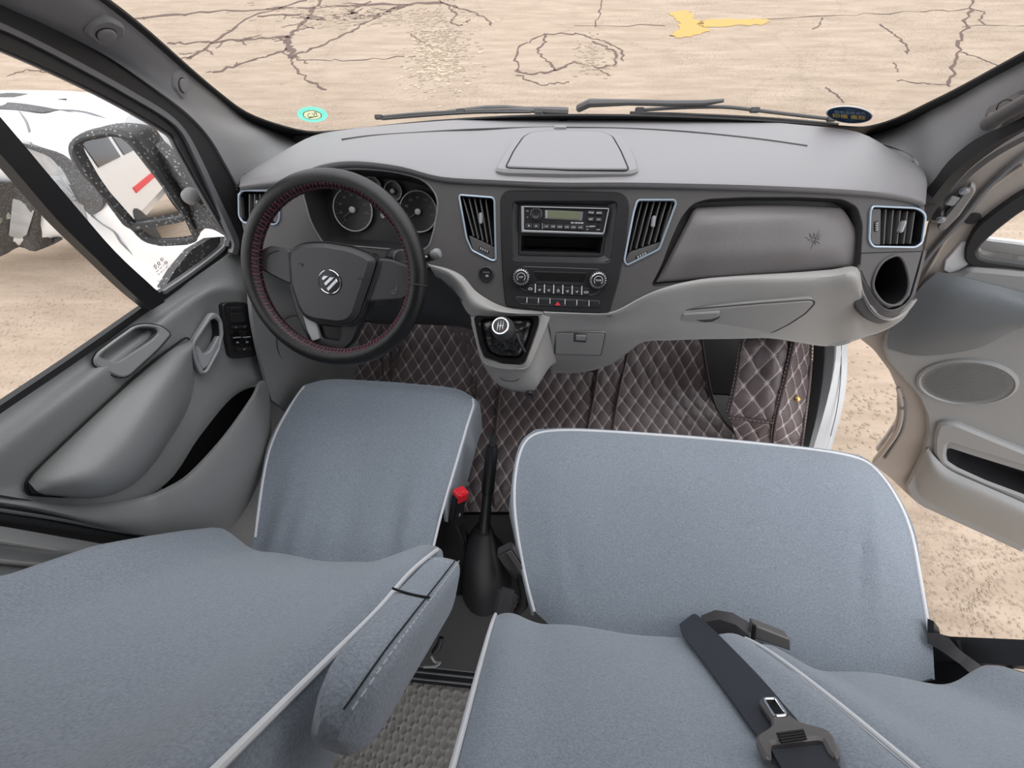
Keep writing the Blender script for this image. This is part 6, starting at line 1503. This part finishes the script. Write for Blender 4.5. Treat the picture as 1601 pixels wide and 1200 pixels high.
mk('bench_base', *box(at((.38,.18,.11), (0,0,1), (0,1,0)), 0, 0, 0, .72, .36, .22, .02), M_SEATU, be)
BE1 = [(.36,.005),(.5,.004),(.6,-.024),(.7,-.058),(.8,-.094),(.9,-.128),(1.0,-.16)]; BC1 = [(.36,-.022),(.5,-.022),(.6,-.05),(.7,-.083),(.8,-.118),(.9,-.15),(1.0,-.182)]
g1_ = backrest(-.093, .388, BE1, BC1, .40, 1.12, .10, True, True, 5)
v, f = grid_faces(g1_); mk('backrest', v, f, M_FAB, be)
piping('piping', [r[3]+Vector((-.002,.004,0)) for r in g1_[5:-5]], be, .0036); piping('piping', [r[-4]+Vector((.002,.004,0)) for r in g1_[5:-5]], be, .0033)
BE2 = [(.36,-.012),(.47,-.012),(.6,-.045),(.7,-.078),(.8,-.112),(.9,-.145),(1.0,-.178)]; BC2 = [(.36,-.052),(.45,-.052),(.6,-.085),(.7,-.115),(.8,-.147),(.9,-.178),(1.0,-.21)]
g2_ = backrest(.408, .878, BE2, BC2, .37, 1.10, .14, True, True, 9)
v, f = grid_faces(g2_); mk('backrest', v, f, M_FAB, be)
piping('piping', [r[3]+Vector((-.002,.004,0)) for r in g2_[5:-5]], be, .0033); piping('piping', [r[-4]+Vector((.002,.004,0)) for r in g2_[5:-5]], be, .0033)

# ================================================================== SEAT BELTS
def surfB(px, py, h):
    """point on the left bench backrest under a line of sight, h in front of it"""
    d = ray(px, py).normalized(); best = None
    for r in g1_:
        for q in r[3:-3]:
            e = ((q-CAM)-d*(q-CAM).dot(d)).length
            if best is None or e < best[0]: best = (e, (q-CAM).dot(d))
    return CAM + d*(best[1]-h)
def webbing(name, A, B, m, parent, t=.0022, n=3): return mk(name, *thick([spline(A, n), spline([a.lerp(b, .5) for a, b in zip(A, B)], n), spline(B, n)], t), m, parent)
sb = thing('seat_belt', 'black seat belt with metal tongue lying over the middle bench backrest', 'seat belt', W((1190,1100,'B',.02)))
PL['Bs'] = (surfB(1190, 1090, .010), Vector((0, .95, .33)).normalized())
def bs(l, v=0): return [W((a, b, 'Bs', v)) for a, b in l]
webbing('webbing', [W((1062,975,'Bs',-.004))]+bs([(1068,992),(1095,1027),(1140,1088),(1188,1155),(1225,1200),(1265,1250)]), [W((1085,958,'Bs',-.004))]+bs([(1099,968),(1135,1003),(1185,1054),(1236,1112),(1290,1175),(1330,1225)]), M_WEB, sb)
fbs = pf('Bs', off=.004)
def bpx(l, v=.004): return px2(fbs, l, 'Bs', v)
tl_o = rnd(bpx([(1187,1102),(1190,1097),(1211,1095),(1217,1098),(1233,1124),(1251,1137),(1290,1147),(1302,1155),(1314,1185),(1312,1192),(1306,1193),(1296,1184),(1286,1164),(1278,1163),(1206,1171),(1206,1196),(1196,1192),(1182,1166),(1183,1157),(1206,1142),(1207,1132)]), .004)
tl_h = rnd(bpx([(1195,1103),(1197,1101),(1213,1101),(1229,1124),(1227,1128),(1211,1129)]), .003)
tg = mk('tongue', *plate(fbs, tl_o, [tl_h], .007, .001, .003), M_TONG, sb, label='bronze grey metal tongue')
mk('slot_rim', *tube([fbs.p(q.x, q.y, .007) for q in tl_h], .0016, 6, True), M_CHR, tg)
for k in range(4):
    mk('groove', *tube([W((1215+2*k, 1147+4.2*k, 'Bs', .0118)), W((1256+1.5*k, 1141+4.2*k, 'Bs', .0118))], .0013, 6), M_DEEP, tg)
webbing('webbing_fold', bs([(1206,1171),(1214,1186),(1228,1210),(1250,1250)], .006), bs([(1290,1163),(1300,1180),(1318,1205),(1345,1240)], .006), M_WEB, sb)
# belt anchor and buckles in the fold of the bench
ba = thing('belt_buckle', 'dark plastic buckle cover where the black belt leaves the bench', 'buckle', W((1140,972,'z',.43)))
mk('cover', *thick([[W((1096,962,'z',.43)), W((1118,953,'z',.44)), W((1145,957,'z',.44)), W((1172,973,'z',.44))], [W((1102,972,'z',.45)), W((1125,968,'z',.455)), W((1150,976,'z',.455)), W((1172,993,'z',.45))], [W((1080,985,'z',.44)), W((1118,990,'z',.44)), W((1146,998,'z',.44)), W((1170,1003,'z',.44))]], .01), M_BUCK, ba)
b2 = thing('belt_buckle', 'flat dark grey buckle end between the two bench backrests', 'buckle', W((1200,990,'z',.44)))
q = [W((a, b, 'z', z)) for a, b, z in ((1176,971,.445),(1232,993,.445),(1232,1011,.43),(1174,992,.43))]
fq = Fr((q[0]+q[2])/2, (q[1]-q[0]).cross(q[3]-q[0]) if (q[1]-q[0]).cross(q[3]-q[0]).dot(CAM-q[0]) > 0 else -(q[1]-q[0]).cross(q[3]-q[0]), q[0]-q[3])
mk('shell', *plate(fq, rnd([fq.uv(x) for x in q], .003), (), .012, .012, .003), M_TONG, b2); mk('edge', *tube([q[0]+fq.n*.012, q[3]+fq.n*.012], .004, 8), M_DEEP, b2)
# driver buckle with the red button
rb_ = thing('belt_buckle', 'black driver seat buckle with a red release button', 'buckle', W((716,800,'z',.3)))
p0, p1 = W((721,766,'z',.40)), W((712,815,'z',.31)); ax_ = (p0-p1).normalized(); fb_ = Fr((p0+p1)/2, Vector((.75,-.45,.5)) - ax_*Vector((.75,-.45,.5)).dot(ax_), ax_)
Lb = (p0-p1).length
mk('shell', *box(fb_, 0, -.012, -.002, .034, Lb*.98, .026, .005), M_BLK, rb_)
ftop = Fr(p0-ax_*.008, ax_, fb_.n)
rbt = mk('release_button', *plate(ftop, rnd([Vector(q) for q in ((-.016,-.014),(.016,-.014),(.016,.012),(.006,.012),(.004,.008),(-.006,.008),(-.008,.012),(-.016,.012))], .002), (), .008, .006, .003), M_RED, rb_, label='red release button')
mk('release_face', *box(fb_, .0, Lb*.36, .0118, .030, .026, .006, .002), M_RED, rb_)
mk('shell_mark', *box(fb_, .0, -.02, .0115, .003, .010, .0008, 0), M_WHT, rb_)
mk('stalk', *tube([p1, p1+Vector((.006,-.02,-.08)), p1+Vector((.006,-.04,-.16))], [.010,.008,.008], 8), M_RUB, rb_)
mk('stalk', *tube([p1+Vector((.014,0,0)), p1+Vector((.018,-.01,-.10)), p1+Vector((.014,-.03,-.2))], .004, 8), M_DEEP, rb_)
# bench buckle beside the handbrake
gb_ = thing('belt_buckle', 'worn grey black buckle leaning beside the handbrake boot', 'buckle', W((803,880,'z',.34)))
p0, p1 = W((789,860,'z',.42)), W((814,898,'z',.37)); ax_ = (p0-p1).normalized(); nn = Vector((-.25,-.2,.9)); fb_ = Fr((p0+p1)/2, nn-ax_*nn.dot(ax_), ax_)
mk('shell', *box(fb_, 0, 0, -.006, .040, (p0-p1).length*1.05, .030, .004), M_BUCK, gb_); mk('shell_edge', *box(fb_, .012, 0, .010, .012, (p0-p1).length*1.0, .004, .001), M_TONG, gb_)
mk('strap', *tube([p1+ax_*.01, p1+Vector((.012,-.035,-.03)), p1+Vector((.01,-.06,-.08)), p1+Vector((-.01,-.08,-.16))], [.010,.013,.012,.012], 10), M_RUB, gb_)
ga = thing('belt_anchor', 'worn black anchor block at the corner of the bench', 'anchor', W((800,935,'z',.32)))
mk('block', *box(at(W((799,942,'z',.36))+Vector((-.012,0,0)), (0,-.1,1), (.15,1,0)), 0, 0, 0, .042, .06, .06, .006), M_BUCK, ga); mk('bracket', *box(at(W((801,938,'z',.24)), (0,0,1), (.15,1,0)), 0, 0, 0, .03, .03, .2, .003), M_STRIP, ga)
# bench belt by the open door
pb_ = thing('seat_belt', 'grey black belt end running to the door post beside the bench', 'seat belt', W((1490,1010,'x',.86)))
webbing('webbing', [W((1452,990,'x',.79)), W((1478,993,'x',.82)), W((1500,1015,'x',.835)), W((1526,1034,'x',.85)), W((1560,1060,'x',.86))], [W((1452,1006,'x',.79)), W((1470,1016,'x',.81)), W((1490,1030,'x',.82)), W((1506,1042,'x',.83)), W((1535,1070,'x',.84))], M_BUCK, pb_)
mk('anchor_plate', *thick([[W((1450,966,'x',.80)), W((1458,975,'x',.82)), W((1466,988,'x',.84))], [W((1450,990,'x',.80)), W((1456,993,'x',.82)), W((1464,990,'x',.84))]], .01), M_BLK, pb_)
# lever and wire under the driver seat
wr = thing('seat_lever', 'bent wire seat release lever beside the driver seat base', 'lever', W((680,1030,'z',.05)))
mk('wire', *tube(spline([W((662,1042,'z',.05)), W((680,1041,'z',.05)), W((688,1035,'z',.05)), W((680,1034,'z',.05)), W((674,1025,'z',.06))], 4), .0035, 8), M_GRYB, wr)
mk('knob', *tube([W((678,1020,'z',.08)), W((686,1010,'z',.09)), W((690,996,'z',.10))], [.008,.010,.007], 10), M_BLK, wr)
